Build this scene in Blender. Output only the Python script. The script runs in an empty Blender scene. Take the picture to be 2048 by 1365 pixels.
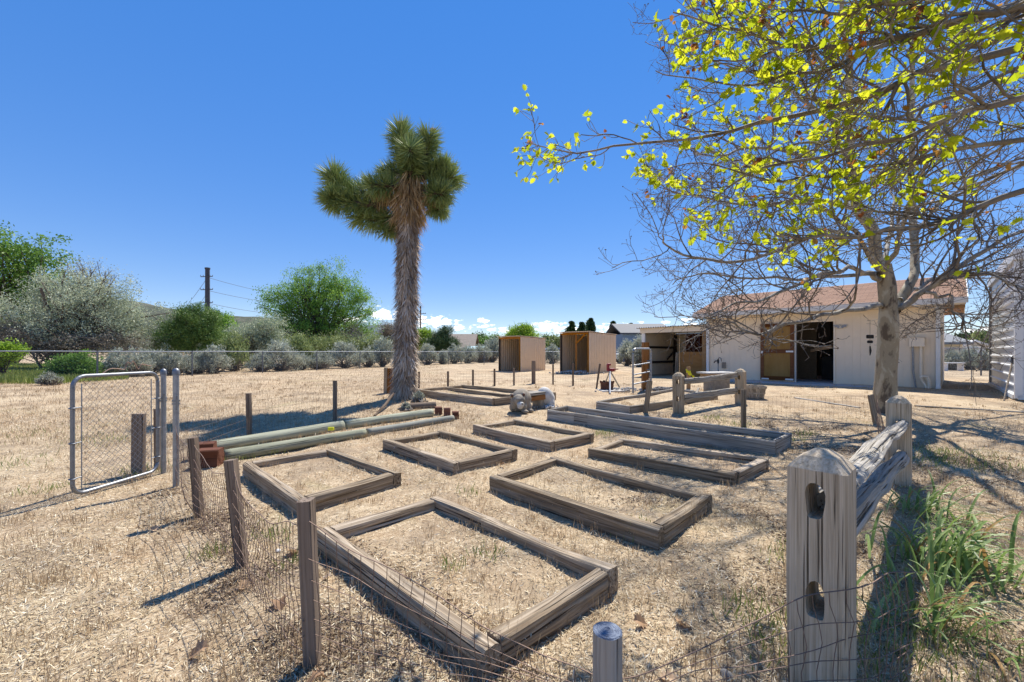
import bpy, bmesh, math, random
import numpy as np
from mathutils import Vector, Matrix, Quaternion

random.seed(7)
RNG = np.random.default_rng(11)
SC = bpy.context.scene
COL = SC.collection

# ------------------------------------------------------------------ camera
EYE = 1.35                      # eye height
FPX = 853.3                     # focal length in photo pixels (15 mm on 36 mm)
CX, HY = 1024.0, 704.0          # optical centre column, horizon row
cam_d = bpy.data.cameras.new('camera')
cam_d.sensor_width = 36.0
cam_d.lens = 15.0
cam_d.shift_y = (HY - 682.5) / 2048.0
cam_d.clip_start = 0.05
cam_d.clip_end = 20000.0
cam = bpy.data.objects.new('camera', cam_d)
cam.location = (0, 0, EYE)
cam.rotation_euler = (math.radians(90), 0, 0)
COL.objects.link(cam)
SC.camera = cam

# ------------------------------------------------------------------ sky and sun
SUN_AZ = math.radians(25.0)     # to the right of the view direction
SUN_EL = math.radians(57.0)
world = bpy.data.worlds.new('World')
SC.world = world
world.use_nodes = True
wn = world.node_tree
wn.nodes.clear()

def nd(nt, kind, inp=None, **attrs):
    n = nt.nodes.new(kind)
    for k, v in attrs.items():
        setattr(n, k, v)
    for k, v in (inp or {}).items():
        s = n.inputs[k]
        if isinstance(v, bpy.types.NodeSocket):
            nt.links.new(v, s)
        else:
            s.default_value = v
    return n

def mth(nt, op, a, b=None, c=None, clamp=False):
    n = nt.nodes.new('ShaderNodeMath'); n.operation = op; n.use_clamp = clamp
    for i, v in enumerate((a, b, c)):
        if v is None: continue
        if isinstance(v, bpy.types.NodeSocket): nt.links.new(v, n.inputs[i])
        else: n.inputs[i].default_value = v
    return n.outputs[0]

def px_dir(px, py):
    x = (px - CX) / FPX; z = (HY - py) / FPX
    return math.atan2(x, 1.0), math.atan2(z, math.sqrt(1 + x * x))

sky = nd(wn, 'ShaderNodeTexSky', sky_type='NISHITA', sun_disc=False, sun_elevation=SUN_EL,
         sun_rotation=SUN_AZ, altitude=1500.0, air_density=0.8, dust_density=0.0, ozone_density=1.2)
skyg = nd(wn, 'ShaderNodeGamma', {0: sky.outputs[0], 1: 0.36})
skyc = nd(wn, 'ShaderNodeHueSaturation', {'Hue': 0.519, 'Saturation': 2.58, 'Value': 1.46, 'Color': skyg.outputs[0]})
bg = nd(wn, 'ShaderNodeBackground', {'Color': skyc.outputs[0], 'Strength': 0.15})
tc = nd(wn, 'ShaderNodeTexCoord')
sx = nd(wn, 'ShaderNodeSeparateXYZ', {0: tc.outputs['Generated']})
az = mth(wn, 'ARCTAN2', sx.outputs[0], sx.outputs[1])
el = mth(wn, 'ARCSINE', sx.outputs[2])
ae = nd(wn, 'ShaderNodeCombineXYZ', {0: az, 1: el, 2: 0.0}).outputs[0]
dist = None
for (cx, cy, rx, ry) in ((766, 628, 46, 16), (868, 644, 58, 14), (920, 656, 26, 8), (966, 642, 13, 7), (968, 652, 20, 5),
                         (984, 660, 15, 6), (1012, 661, 24, 7), (1095, 654, 44, 14), (1150, 660, 70, 12), (1235, 655, 60, 9),
                         (1282, 645, 9, 4), (1330, 645, 12, 4), (1374, 641, 20, 5), (1300, 652, 50, 4), (1385, 648, 26, 3),
                         (2010, 655, 60, 10), (1940, 664, 40, 6), (700, 640, 40, 8)):
    a0, e0 = px_dir(cx, cy)
    ar, er = px_dir(cx + rx, cy)[0] - a0, e0 - px_dir(cx, cy + ry)[1]
    s = nd(wn, 'ShaderNodeVectorMath', {0: ae, 1: (a0, e0, 0)}, operation='SUBTRACT').outputs[0]
    s = nd(wn, 'ShaderNodeVectorMath', {0: s, 1: (1 / ar, 1 / er, 0)}, operation='MULTIPLY').outputs[0]
    l = nd(wn, 'ShaderNodeVectorMath', {0: s}, operation='LENGTH').outputs['Value']
    dist = l if dist is None else mth(wn, 'MINIMUM', dist, l)
cmap = nd(wn, 'ShaderNodeVectorMath', {0: ae, 1: (60, 130, 1)}, operation='MULTIPLY').outputs[0]
cn = nd(wn, 'ShaderNodeTexNoise', {'Vector': cmap, 'Scale': 1.0, 'Detail': 6.0, 'Roughness': 0.6}).outputs[0]
cd = mth(wn, 'ADD', dist, mth(wn, 'MULTIPLY', mth(wn, 'SUBTRACT', cn, 0.47), 3.4))
cm = nd(wn, 'ShaderNodeMapRange', {0: cd, 1: 0.42, 2: 0.9, 3: 1.0, 4: 0.0}, interpolation_type='SMOOTHSTEP').outputs[0]
cbg = nd(wn, 'ShaderNodeBackground', {'Color': (1.0, 1.0, 1.0, 1), 'Strength': 0.85})
wmix = nd(wn, 'ShaderNodeMixShader', {0: cm, 1: bg.outputs[0], 2: cbg.outputs[0]})
wo = nd(wn, 'ShaderNodeOutputWorld', {0: wmix.outputs[0]})

sun_d = bpy.data.lights.new('sun', 'SUN')
sun_d.energy = 3.3
sun_d.angle = math.radians(0.55)
sun_d.color = (1.0, 0.945, 0.86)
sun = bpy.data.objects.new('sun', sun_d)
sdir = Vector((-math.sin(SUN_AZ) * math.cos(SUN_EL), -math.cos(SUN_AZ) * math.cos(SUN_EL), -math.sin(SUN_EL)))
sun.rotation_euler = sdir.to_track_quat('-Z', 'Y').to_euler()
sun.location = (0, 0, 30)
COL.objects.link(sun)

SC.view_settings.view_transform = 'Standard'
SC.view_settings.look = 'None'
SC.view_settings.exposure = 1.2
SC.view_settings.gamma = 1.0
SC.view_settings.use_curve_mapping = False
SC.render.engine = 'CYCLES'
SC.cycles.max_bounces = 7
SC.cycles.diffuse_bounces = 3
SC.cycles.glossy_bounces = 3
SC.cycles.transmission_bounces = 4
SC.cycles.transparent_max_bounces = 6
SC.cycles.use_denoising = True
SC.cycles.sample_clamp_indirect = 5.0
SC.cycles.denoising_prefilter = 'ACCURATE'
SC.cycles.caustics_reflective = False
SC.cycles.caustics_refractive = False

# ------------------------------------------------------------------ helpers: noise, ground, placing
def _hash(ix, iy, iz):
    h = (ix.astype(np.int64) * 374761393 + iy.astype(np.int64) * 668265263 + iz.astype(np.int64) * 2147483647) & 0x7fffffff
    h = ((h ^ (h >> 13)) * 1274126177) & 0x7fffffff
    h = (h ^ (h >> 16)) & 0xffff
    return h / 65535.0

def vnoise(p):
    p = np.asarray(p, float)
    i = np.floor(p).astype(np.int64); f = p - i
    f = f * f * (3 - 2 * f)
    r = 0
    for a in (0, 1):
        for b in (0, 1):
            for c in (0, 1):
                w = (f[..., 0] if a else 1 - f[..., 0]) * (f[..., 1] if b else 1 - f[..., 1]) * (f[..., 2] if c else 1 - f[..., 2])
                r = r + w * _hash(i[..., 0] + a, i[..., 1] + b, i[..., 2] + c)
    return r - 0.5

def sstep(a, b, x):
    t = np.clip((np.asarray(x, float) - a) / (b - a), 0, 1)
    return t * t * (3 - 2 * t)

def gz(x, y):
    x = np.asarray(x, float); y = np.asarray(y, float)
    r = np.sqrt(x * x + y * y)
    return 0.26 * sstep(4.5, 12.0, y) + 0.02 * np.sin(x * 0.9 + 0.4) * np.sin(y * 0.7 + 1.0) * sstep(0.5, 3, r) * (1 - sstep(12, 40, r))

def P(px, py, d):
    return Vector(((px - CX) / FPX * d, d, EYE - (py - HY) / FPX * d))

def G(px, py, lift=0.0):
    d = 4.0
    for _ in range(60):
        x = (px - CX) / FPX * d
        d = 0.5 * d + 0.5 * max(0.3, FPX * (EYE - lift - float(gz(x, d))) / max(2.0, py - HY))
    x = (px - CX) / FPX * d
    return Vector((x, d, float(gz(x, d)) + lift))

def GD(px, d, lift=0.0):
    x = (px - CX) / FPX * d
    return Vector((x, d, float(gz(x, d)) + lift))

# ------------------------------------------------------------------ helpers: objects
def tag(o, label=None, cat=None, group=None, kind=None):
    if label: o['label'] = label
    if cat: o['category'] = cat
    if group: o['group'] = group
    if kind: o['kind'] = kind
    return o

def thing(name, label, cat, loc, group=None):
    e = bpy.data.objects.new(name, None)
    e.empty_display_size = 0.1
    e.location = loc
    COL.objects.link(e)
    return tag(e, label, cat, group)

def adopt(o, parent):
    """parent o while its own transform stays in world space (parents carry no rotation)"""
    if parent is None: return
    loc = Vector((0, 0, 0)); p = parent
    if p.type == 'EMPTY': loc = Vector(p.location)
    o.parent = parent
    if p.type == 'EMPTY':
        o.matrix_parent_inverse = Matrix.Translation(-loc)
    else:
        o.matrix_parent_inverse = p.matrix_basis.inverted()

def link(name, me, mat, parent=None, mw=None, smooth=False):
    o = bpy.data.objects.new(name, me)
    if mat is not None and not me.materials: me.materials.append(mat)
    if mw is not None: o.matrix_basis = mw
    COL.objects.link(o)
    adopt(o, parent)
    if smooth and len(me.polygons): me.polygons.foreach_set('use_smooth', np.ones(len(me.polygons), bool))
    return o

def npmesh(name, V, F, rnd=None):
    """fast mesh from arrays: V (n,3), F (m,k) all faces with k corners"""
    V = np.ascontiguousarray(V, np.float32); F = np.ascontiguousarray(F, np.int32)
    me = bpy.data.meshes.new(name)
    m, k = F.shape
    me.vertices.add(len(V)); me.vertices.foreach_set('co', V.ravel())
    me.loops.add(m * k); me.loops.foreach_set('vertex_index', F.ravel())
    me.polygons.add(m)
    me.polygons.foreach_set('loop_start', np.arange(0, m * k, k, dtype=np.int32))
    me.polygons.foreach_set('loop_total', np.full(m, k, np.int32))
    if rnd is not None:
        a = me.attributes.new('rnd', 'FLOAT', 'FACE')
        a.data.foreach_set('value', np.ascontiguousarray(rnd, np.float32))
    me.update(calc_edges=True)
    return me

def pymesh(name, V, F):
    me = bpy.data.meshes.new(name)
    me.from_pydata([tuple(v) for v in V], [], F)
    me.update()
    return me

def box_mesh(sx, sy, sz, bev=0.0, name='box', centre=(0, 0, 0)):
    bm = bmesh.new()
    bmesh.ops.create_cube(bm, size=1.0)
    for v in bm.verts:
        v.co = Vector((v.co.x * sx + centre[0], v.co.y * sy + centre[1], v.co.z * sz + centre[2]))
    if bev > 0:
        bmesh.ops.bevel(bm, geom=list(bm.edges), offset=bev, segments=2, affect='EDGES', profile=0.5)
    me = bpy.data.meshes.new(name); bm.to_mesh(me); bm.free()
    return me

def frame_mw(p0, p1, up=Vector((0, 0, 1))):
    x = (Vector(p1) - Vector(p0)).normalized()
    if abs(x.dot(up)) > 0.97: up = Vector((0, -1, 0))
    y = up.cross(x).normalized(); z = x.cross(y).normalized()
    m = Matrix((x, y, z)).transposed().to_4x4()
    m.translation = Vector(p0)
    return m

def rect_section(w, h, k=3, r=0.012):
    pts = []
    hw, hh = w / 2, h / 2
    for (x0, y0, x1, y1) in ((-hw, -hh, hw, -hh), (hw, -hh, hw, hh), (hw, hh, -hw, hh), (-hw, hh, -hw, -hh)):
        L = math.hypot(x1 - x0, y1 - y0); ux, uy = (x1 - x0) / L, (y1 - y0) / L
        for j in range(k):
            t = r + (L - 2 * r) * j / (k - 1)
            pts.append((x0 + ux * t, y0 + uy * t))
    return np.array(pts)

def timber_mesh(L, w, h, seg=14, k=3, amp=0.004, groove=0.0, r=0.012, seed=0, bow=0.0, taper=1.0, wav=0.0):
    """a weathered sawn timber along local X from 0 to L, centred on Y and Z"""
    sec = rect_section(w, h, k, r)
    n = len(sec)
    xs = np.linspace(0, L, seg + 1)
    X = np.repeat(xs[:, None], n, 1); Y = np.repeat(sec[None, :, 0], seg + 1, 0).copy(); Z = np.repeat(sec[None, :, 1], seg + 1, 0).copy()
    tp = 1 + (taper - 1) * (X / L)
    Y *= tp; Z *= tp
    so = seed * 13.7
    q = np.stack([X * 1.6 + so, Y * 14 + so, Z * 14], -1)
    d = vnoise(q) * amp * 2
    if groove > 0:
        q2 = np.stack([X * 2.2 + so, Y * 95 + 3 * so, Z * 95], -1)
        g = vnoise(q2); d = d - np.clip(g + 0.05, 0, 1) * groove * 2
    rad = np.sqrt(Y ** 2 + Z ** 2) + 1e-6
    Y2 = Y + Y / rad * d; Z2 = Z + Z / rad * d
    b = bow * np.sin(X / L * math.pi)
    if wav:
        b = b + wav * 2 * vnoise(np.stack([X * 2.1 + so, X * 0 + 1.5, X * 0 + so], -1)) * np.sin(np.clip(X / L, 0, 1) * math.pi) ** 0.5
        Y2 = Y2 + wav * 1.4 * vnoise(np.stack([X * 1.7 + so, X * 0 + 7.5, X * 0], -1))
    Z2 = Z2 + b
    X2 = X.copy()
    X2[0] += vnoise(np.stack([Y[0] * 40, Z[0] * 40, Y[0] * 0 + so], -1)) * amp * 2
    X2[-1] += vnoise(np.stack([Y[0] * 40, Z[0] * 40, Y[0] * 0 + so + 5], -1)) * amp * 2
    V = np.stack([X2, Y2, Z2], -1).reshape(-1, 3)
    F = []
    for i in range(seg):
        for j in range(n):
            a = i * n + j; b_ = i * n + (j + 1) % n
            F.append((a, b_, b_ + n, a + n))
    F.append(tuple(range(n - 1, -1, -1)))
    F.append(tuple(range(seg * n, seg * n + n)))
    return pymesh('timber', V, F)

def beam(name, p0, p1, w, h, mat, parent, seg=8, k=3, amp=0.003, groove=0.0, r=0.008, seed=0, up=Vector((0, 0, 1)), **kw):
    p0 = Vector(p0); p1 = Vector(p1)
    me = timber_mesh((p1 - p0).length, w, h, seg, k, amp, groove, r, seed, **kw)
    return link(name, me, mat, parent, frame_mw(p0, p1, up))

def box_at(name, c, ux, sx, sy, sz, mat, parent, bev=0.004):
    """box whose base centre is c, ux = horizontal direction of its x side"""
    ux = Vector((ux[0], ux[1], 0)).normalized(); uy = Vector((-ux.y, ux.x, 0))
    m = Matrix((ux, uy, Vector((0, 0, 1)))).transposed().to_4x4(); m.translation = Vector(c) + Vector((0, 0, sz / 2))
    return link(name, box_mesh(sx, sy, sz, bev), mat, parent, m)

def tubes(paths, radii, sides=4, cap=False):
    """paths (m,n,3), radii (m,n) -> V, F(quads)"""
    paths = np.asarray(paths, float); radii = np.asarray(radii, float)
    m, n, _ = paths.shape
    t = np.gradient(paths, axis=1)
    t /= (np.linalg.norm(t, axis=2, keepdims=True) + 1e-9)
    ref = np.zeros((m, 1, 3)); td = t.mean(1, keepdims=True)
    hor = np.abs(td[..., 2:3]) > 0.8
    ref = np.where(hor, np.array([1.0, 0.13, 0]), np.array([0.07, 0.02, 1.0]))
    u = np.cross(t, np.broadcast_to(ref, t.shape)); u /= (np.linalg.norm(u, axis=2, keepdims=True) + 1e-9)
    v = np.cross(t, u)
    ang = np.arange(sides) / sides * 2 * math.pi
    ring = u[:, :, None, :] * np.cos(ang)[None, None, :, None] + v[:, :, None, :] * np.sin(ang)[None, None, :, None]
    V = (paths[:, :, None, :] + ring * radii[:, :, None, None]).reshape(-1, 3)
    base = (np.arange(m)[:, None, None] * n + np.arange(n - 1)[None, :, None]) * sides
    j = np.arange(sides)[None, None, :]
    a = base + j; b = base + (j + 1) % sides
    F = np.stack([a, b, b + sides, a + sides], -1).reshape(-1, 4)
    return V, F

class Batch:
    def __init__(s): s.V = []; s.F = []; s.R = []; s.n = 0
    def add(s, V, F, rnd=None):
        s.V.append(V); s.F.append(F + s.n); s.n += len(V)
        s.R.append(np.full(len(F), 0.5) if rnd is None else rnd)
    def path(s, pts, rad, sides=6):
        pts = np.array([tuple(p) for p in pts], float)[None]
        r = np.full(pts.shape[1], rad) if np.isscalar(rad) else np.asarray(rad, float)
        s.add(*tubes(pts, r[None], sides)); return s
    def mesh(s, name='mesh'): return npmesh(name, np.concatenate(s.V), np.concatenate(s.F), np.concatenate(s.R))

def smooth_path(pts, n):
    """Catmull-Rom through pts"""
    pts = np.array([tuple(p) for p in pts], float)
    ext = np.vstack([2 * pts[0] - pts[1], pts, 2 * pts[-1] - pts[-2]])
    m = len(pts) - 1
    out = []
    for t in np.linspace(0, m, n):
        i = min(int(t), m - 1); f = t - i
        p0, p1, p2, p3 = ext[i:i + 4]
        out.append(0.5 * ((2 * p1) + (p2 - p0) * f + (2 * p0 - 5 * p1 + 4 * p2 - p3) * f * f + (3 * p1 - p0 - 3 * p2 + p3) * f ** 3))
    return np.array(out)

def tube_obj(name, pts, rad, mat, parent, sides=8, caps=True):
    pts = np.array([tuple(p) for p in pts], float)
    r = np.full(len(pts), rad) if np.isscalar(rad) else np.asarray(rad, float)
    V, F = tubes(pts[None], r[None], sides)
    F = [tuple(f) for f in F]
    if caps:
        F.append(tuple(range(sides - 1, -1, -1))); F.append(tuple(range(len(V) - sides, len(V))))
    return link(name, pymesh(name, V, F), mat, parent, smooth=False)

def unit(v): return v / (np.linalg.norm(v, axis=-1, keepdims=True) + 1e-9)
def rdirs(n, rng=RNG): return unit(rng.normal(size=(n, 3)))

def leaf_quads(C, D, L, W, rng=RNG, N=None):
    """diamond leaves: centre C, long direction D, lengths L, widths W"""
    D = unit(D); n = len(C)
    side = unit(np.cross(D, rdirs(n, rng) if N is None else N))
    L = np.broadcast_to(np.asarray(L, float), (n,))[:, None]; W = np.broadcast_to(np.asarray(W, float), (n,))[:, None]
    V = np.stack([C - D * L * .5, C + side * W * .5 - D * L * .05, C + D * L * .5, C - side * W * .5 - D * L * .05], 1).reshape(-1, 3)
    F = np.arange(n * 4).reshape(n, 4)
    return V, F
# ------------------------------------------------------------------ materials
MATS = {}
def new_mat(name):
    m = bpy.data.materials.new(name); m.use_nodes = True
    nt = m.node_tree; nt.nodes.clear()
    out = nd(nt, 'ShaderNodeOutputMaterial')
    b = nd(nt, 'ShaderNodeBsdfPrincipled')
    nt.links.new(b.outputs[0], out.inputs[0])
    MATS[name] = m
    return m, nt, b, out

def ramp(nt, fac, stops):
    r = nt.nodes.new('ShaderNodeValToRGB')
    nt.links.new(fac, r.inputs[0])
    e = r.color_ramp.elements
    while len(e) < len(stops): e.new(0.5)
    for i, (p, c) in enumerate(stops):
        e[i].position = p; e[i].color = (c[0], c[1], c[2], 1)
    return r.outputs[0]

def mixc(nt, fac, a, b, mode='MIX'):
    n = nt.nodes.new('ShaderNodeMix'); n.data_type = 'RGBA'; n.blend_type = mode
    for i, v in ((0, fac), (6, a), (7, b)):
        if isinstance(v, bpy.types.NodeSocket): nt.links.new(v, n.inputs[i])
        elif i == 0: n.inputs[0].default_value = v
        else: n.inputs[i].default_value = (v[0], v[1], v[2], 1)
    return n.outputs[2]

def noise(nt, vec, scale, detail=5.0, rough=0.6, dist=0.0):
    return nd(nt, 'ShaderNodeTexNoise', {'Vector': vec, 'Scale': scale, 'Detail': detail, 'Roughness': rough, 'Distortion': dist}).outputs[0]

def objvec(nt, scale=(1, 1, 1), rand=True):
    t = nd(nt, 'ShaderNodeTexCoord')
    v = nd(nt, 'ShaderNodeVectorMath', {0: t.outputs['Object'], 1: scale}, operation='MULTIPLY').outputs[0]
    if rand:
        oi = nd(nt, 'ShaderNodeObjectInfo')
        r = mth(nt, 'MULTIPLY', oi.outputs['Random'], 37.0)
        v = nd(nt, 'ShaderNodeVectorMath', {0: v, 1: r}, operation='ADD').outputs[0]
    return v

def bump(nt, b, h, strength=0.5, distance=0.01):
    n = nd(nt, 'ShaderNodeBump', {'Height': h, 'Strength': strength, 'Distance': distance})
    nt.links.new(n.outputs[0], b.inputs['Normal'])

def wood(name, stops, axis=0, fine=30.0, along=1.4, rough=0.85, bs=0.7, crack=True, bd=0.01, stain=None, ck=(0.34, 0.41)):
    m, nt, b, out = new_mat(name)
    sc = [fine] * 3; sc[axis] = along
    v = objvec(nt, tuple(sc))
    n1 = noise(nt, v, 1.0, 7.0, 0.62, 0.4)
    c = ramp(nt, n1, stops)
    v2 = objvec(nt, (2.2, 2.2, 2.2))
    n2 = noise(nt, v2, 1.0, 4.0)
    c = mixc(nt, mth(nt, 'MULTIPLY', n2, 0.5), c, stain or tuple(x * 0.8 for x in stops[0][1]))
    h = n1
    if crack:
        sc2 = [fine * 1.5] * 3; sc2[axis] = along * 0.8
        n3 = noise(nt, objvec(nt, tuple(sc2)), 1.0, 3.0, 0.5)
        k = nd(nt, 'ShaderNodeMapRange', {0: n3, 1: ck[0], 2: ck[1], 3: 0.0, 4: 1.0}).outputs[0]
        if axis == 2:      # end grain does not carry the long cracks
            gn = nd(nt, 'ShaderNodeNewGeometry'); sz = nd(nt, 'ShaderNodeSeparateXYZ', {0: gn.outputs['True Normal']})
            k = mth(nt, 'MAXIMUM', k, mth(nt, 'GREATER_THAN', sz.outputs[2], 0.4))
        c = mixc(nt, k, tuple(x * 0.35 for x in stops[0][1]), c)
        h = mth(nt, 'ADD', mth(nt, 'MULTIPLY', n1, 0.5), mth(nt, 'MULTIPLY', k, 0.5))
    oi = nd(nt, 'ShaderNodeObjectInfo')      # every piece weathers to its own tone
    tone = mth(nt, 'MULTIPLY_ADD', oi.outputs['Random'], 0.42, 0.74)
    c = nd(nt, 'ShaderNodeHueSaturation', {'Value': tone, 'Saturation': mth(nt, 'MULTIPLY_ADD', oi.outputs['Random'], -0.2, 1.28), 'Color': c}).outputs[0]
    nt.links.new(c, b.inputs['Base Color'])
    b.inputs['Roughness'].default_value = rough
    b.inputs['Specular IOR Level'].default_value = 0.25
    bump(nt, b, h, bs, bd)
    return m

def plain(name, col, rough=0.6, metal=0.0, var=0.15, scale=4.0, bs=0.0, spec=0.4, fine=0.0):
    m, nt, b, out = new_mat(name)
    v = objvec(nt)
    n = noise(nt, v, scale, 6.0, 0.65)
    c = ramp(nt, n, ((0.25, tuple(x * (1 - var) for x in col)), (0.75, tuple(min(1, x * (1 + var)) for x in col))))
    nt.links.new(c, b.inputs['Base Color'])
    b.inputs['Roughness'].default_value = rough; b.inputs['Metallic'].default_value = metal
    b.inputs['Specular IOR Level'].default_value = spec
    if bs: bump(nt, b, noise(nt, v, scale * 6, 5.0), bs, 0.01)
    return m

def leafmat(name, cols, trans=0.5, rough=0.5, tcol=None):
    """cols: ramp over the per-leaf random value"""
    m, nt, b, out = new_mat(name)
    a = nd(nt, 'ShaderNodeAttribute', attribute_name='rnd')
    n = len(cols)
    c = ramp(nt, a.outputs['Fac'], [(i / max(1, n - 1), cols[i]) for i in range(n)])
    nt.links.new(c, b.inputs['Base Color'])
    b.inputs['Roughness'].default_value = rough
    b.inputs['Specular IOR Level'].default_value = 0.3
    if trans > 0:
        tr = nd(nt, 'ShaderNodeBsdfTranslucent', {'Color': c})
        if tcol:
            tc_ = mixc(nt, 1.0, c, tcol, 'MULTIPLY'); nt.links.new(tc_, tr.inputs[0])
        ad = nd(nt, 'ShaderNodeMixShader', {0: trans, 1: b.outputs[0], 2: tr.outputs[0]})
        nt.links.new(ad.outputs[0], out.inputs[0])
    return m

wood('bed_timber', ((0.30, (0.15, 0.11, 0.075)), (0.48, (0.37, 0.30, 0.22)), (0.66, (0.62, 0.53, 0.415))), fine=52, along=1.7, bd=0.012, bs=1.0)
wood('board_grey', ((0.28, (0.19, 0.165, 0.135)), (0.52, (0.41, 0.38, 0.33)), (0.75, (0.60, 0.56, 0.50))), fine=44, bs=0.6)
wood('rail_silver', ((0.25, (0.22, 0.19, 0.15)), (0.5, (0.50, 0.465, 0.405)), (0.75, (0.74, 0.70, 0.635))), fine=48, bd=0.012, bs=0.9)
wood('post_grey', ((0.28, (0.15, 0.115, 0.08)), (0.5, (0.41, 0.34, 0.26)), (0.72, (0.62, 0.535, 0.43))), fine=48, bd=0.008, bs=0.8)
wood('stake_dark', ((0.2, (0.115, 0.086, 0.063)), (0.5, (0.230, 0.178, 0.138)), (0.8, (0.380, 0.310, 0.253))), fine=60)
wood('red_block', ((0.2, (0.10, 0.045, 0.032)), (0.5, (0.18, 0.088, 0.062)), (0.8, (0.28, 0.155, 0.115))), fine=40)
wood('green_log', ((0.2, (0.23, 0.225, 0.16)), (0.5, (0.39, 0.395, 0.295)), (0.8, (0.55, 0.545, 0.44))), fine=44, bs=0.7)
wood('grey_log', ((0.2, (0.220, 0.215, 0.176)), (0.5, (0.396, 0.396, 0.341)), (0.8, (0.572, 0.561, 0.506))), fine=26, bs=0.6)
wood('brown_post', ((0.2, (0.169, 0.085, 0.039)), (0.5, (0.338, 0.176, 0.091)), (0.8, (0.494, 0.286, 0.163))), fine=18)
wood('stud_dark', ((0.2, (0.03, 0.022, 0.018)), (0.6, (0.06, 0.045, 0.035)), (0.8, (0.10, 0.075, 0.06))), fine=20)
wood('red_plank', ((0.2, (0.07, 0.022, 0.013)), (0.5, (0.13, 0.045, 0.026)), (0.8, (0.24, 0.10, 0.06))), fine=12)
wood('plywood', ((0.2, (0.27, 0.15, 0.07)), (0.5, (0.38, 0.22, 0.11)), (0.8, (0.47, 0.29, 0.16))), fine=8, crack=False, bs=0.1)
wood('door_panel', ((0.2, (0.30, 0.19, 0.09)), (0.5, (0.40, 0.26, 0.13)), (0.8, (0.46, 0.31, 0.165))), axis=2, fine=7, crack=False, bs=0.1)
wood('door_frame', ((0.2, (0.10, 0.045, 0.022)), (0.5, (0.165, 0.075, 0.04)), (0.8, (0.24, 0.12, 0.065))), fine=16, crack=False, bs=0.2)
wood('basket_wood', ((0.2, (0.22, 0.18, 0.13)), (0.5, (0.40, 0.36, 0.30)), (0.8, (0.58, 0.55, 0.50))), axis=2, fine=22)
wood('tan_lumber', ((0.2, (0.26, 0.165, 0.09)), (0.5, (0.38, 0.26, 0.16)), (0.8, (0.48, 0.36, 0.25))), fine=16, crack=False, bs=0.2)
wood('orange_lumber', ((0.2, (0.32, 0.13, 0.045)), (0.5, (0.45, 0.21, 0.08)), (0.8, (0.55, 0.30, 0.13))), fine=16, crack=False, bs=0.2)

plain('galvanised', (0.22, 0.23, 0.245), rough=0.5, metal=0.7, var=0.25, scale=14)
plain('galv_dull', (0.30, 0.315, 0.335), rough=0.5, metal=0.7, var=0.25, scale=20)
plain('fence_steel', (0.16, 0.17, 0.18), rough=0.55, metal=0.5, var=0.2)
plain('rust_wire', (0.23, 0.155, 0.115), rough=0.7, metal=0.3, var=0.35, scale=9)
plain('rust_iron', (0.13, 0.055, 0.032), rough=0.8, metal=0.2, var=0.5, scale=14, bs=0.4)
plain('black_iron', (0.02, 0.021, 0.024), rough=0.5, metal=0.4)
plain('red_paint', (0.30, 0.03, 0.035), rough=0.5, var=0.3, scale=20)
plain('white_paint', (0.759, 0.753, 0.724), rough=0.55, var=0.07, scale=3)
plain('trim_white', (0.720, 0.696, 0.636), rough=0.6, var=0.10, scale=5, bs=0.1)
plain('barn_paint', (0.84, 0.70, 0.52), rough=0.8, var=0.05, scale=2.2, bs=0.08)
plain('barn_box', (0.85, 0.73, 0.56), rough=0.6, var=0.05)
plain('concrete', (0.42, 0.41, 0.40), rough=0.9, var=0.15, scale=5, bs=0.3)
plain('stone_cast', (0.281, 0.239, 0.183), rough=0.9, var=0.45, scale=9, bs=0.5)
plain('stone_pale', (0.50, 0.48, 0.44), rough=0.9, var=0.35, scale=11, bs=0.5)
plain('rock_grey', (0.20, 0.19, 0.18), rough=0.85, var=0.3, scale=9, bs=0.4)
plain('tape_yellow', (0.75, 0.72, 0.02), rough=0.4, var=0.1)
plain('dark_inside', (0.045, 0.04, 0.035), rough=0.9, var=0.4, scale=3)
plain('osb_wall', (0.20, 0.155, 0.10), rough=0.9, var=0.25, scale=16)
plain('blue_siding', (0.16, 0.235, 0.33), rough=0.8, var=0.06)
plain('dark_roof', (0.055, 0.062, 0.075), rough=0.7, var=0.2, scale=3)
plain('grey_shingle', (0.24, 0.245, 0.24), rough=0.9, var=0.25, scale=5, bs=0.4)
plain('brown_thatch', (0.24, 0.20, 0.16), rough=0.95, var=0.25, scale=3, bs=0.4)
plain('teal_roof', (0.32, 0.45, 0.44), rough=0.5, var=0.1)
plain('brick_far', (0.26, 0.12, 0.08), rough=0.9, var=0.2, scale=8)
plain('window_glass', (0.03, 0.04, 0.05), rough=0.08, var=0.1, spec=0.8)
plain('pole_dark', (0.055, 0.06, 0.075), rough=0.7, var=0.2)
plain('pink_plastic', (0.5, 0.5, 0.5), rough=0.5)
plain('pale_litter', (0.62, 0.60, 0.56), rough=0.9, var=0.2, scale=20, bs=0.3)
plain('blue_top', (0.15, 0.19, 0.27), rough=0.85, var=0.35, scale=22, bs=0.4)
plain('car_paint', (0.55, 0.57, 0.60), rough=0.25, var=0.03, spec=0.6)
plain('tyre', (0.02, 0.02, 0.02), rough=0.9)

# corrugated tan steel, sun-faded
plain('tan_steel', (0.72, 0.545, 0.365), rough=0.5, metal=0.0, var=0.07, scale=2.5, spec=0.35)
# white ribbed steel of the tall cover
plain('rib_steel', (0.80, 0.80, 0.80), rough=0.35, metal=0.25, var=0.05, scale=2)
plain('rib_white', (0.72, 0.72, 0.72), rough=0.3, metal=0.2, var=0.04, scale=2)

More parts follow.
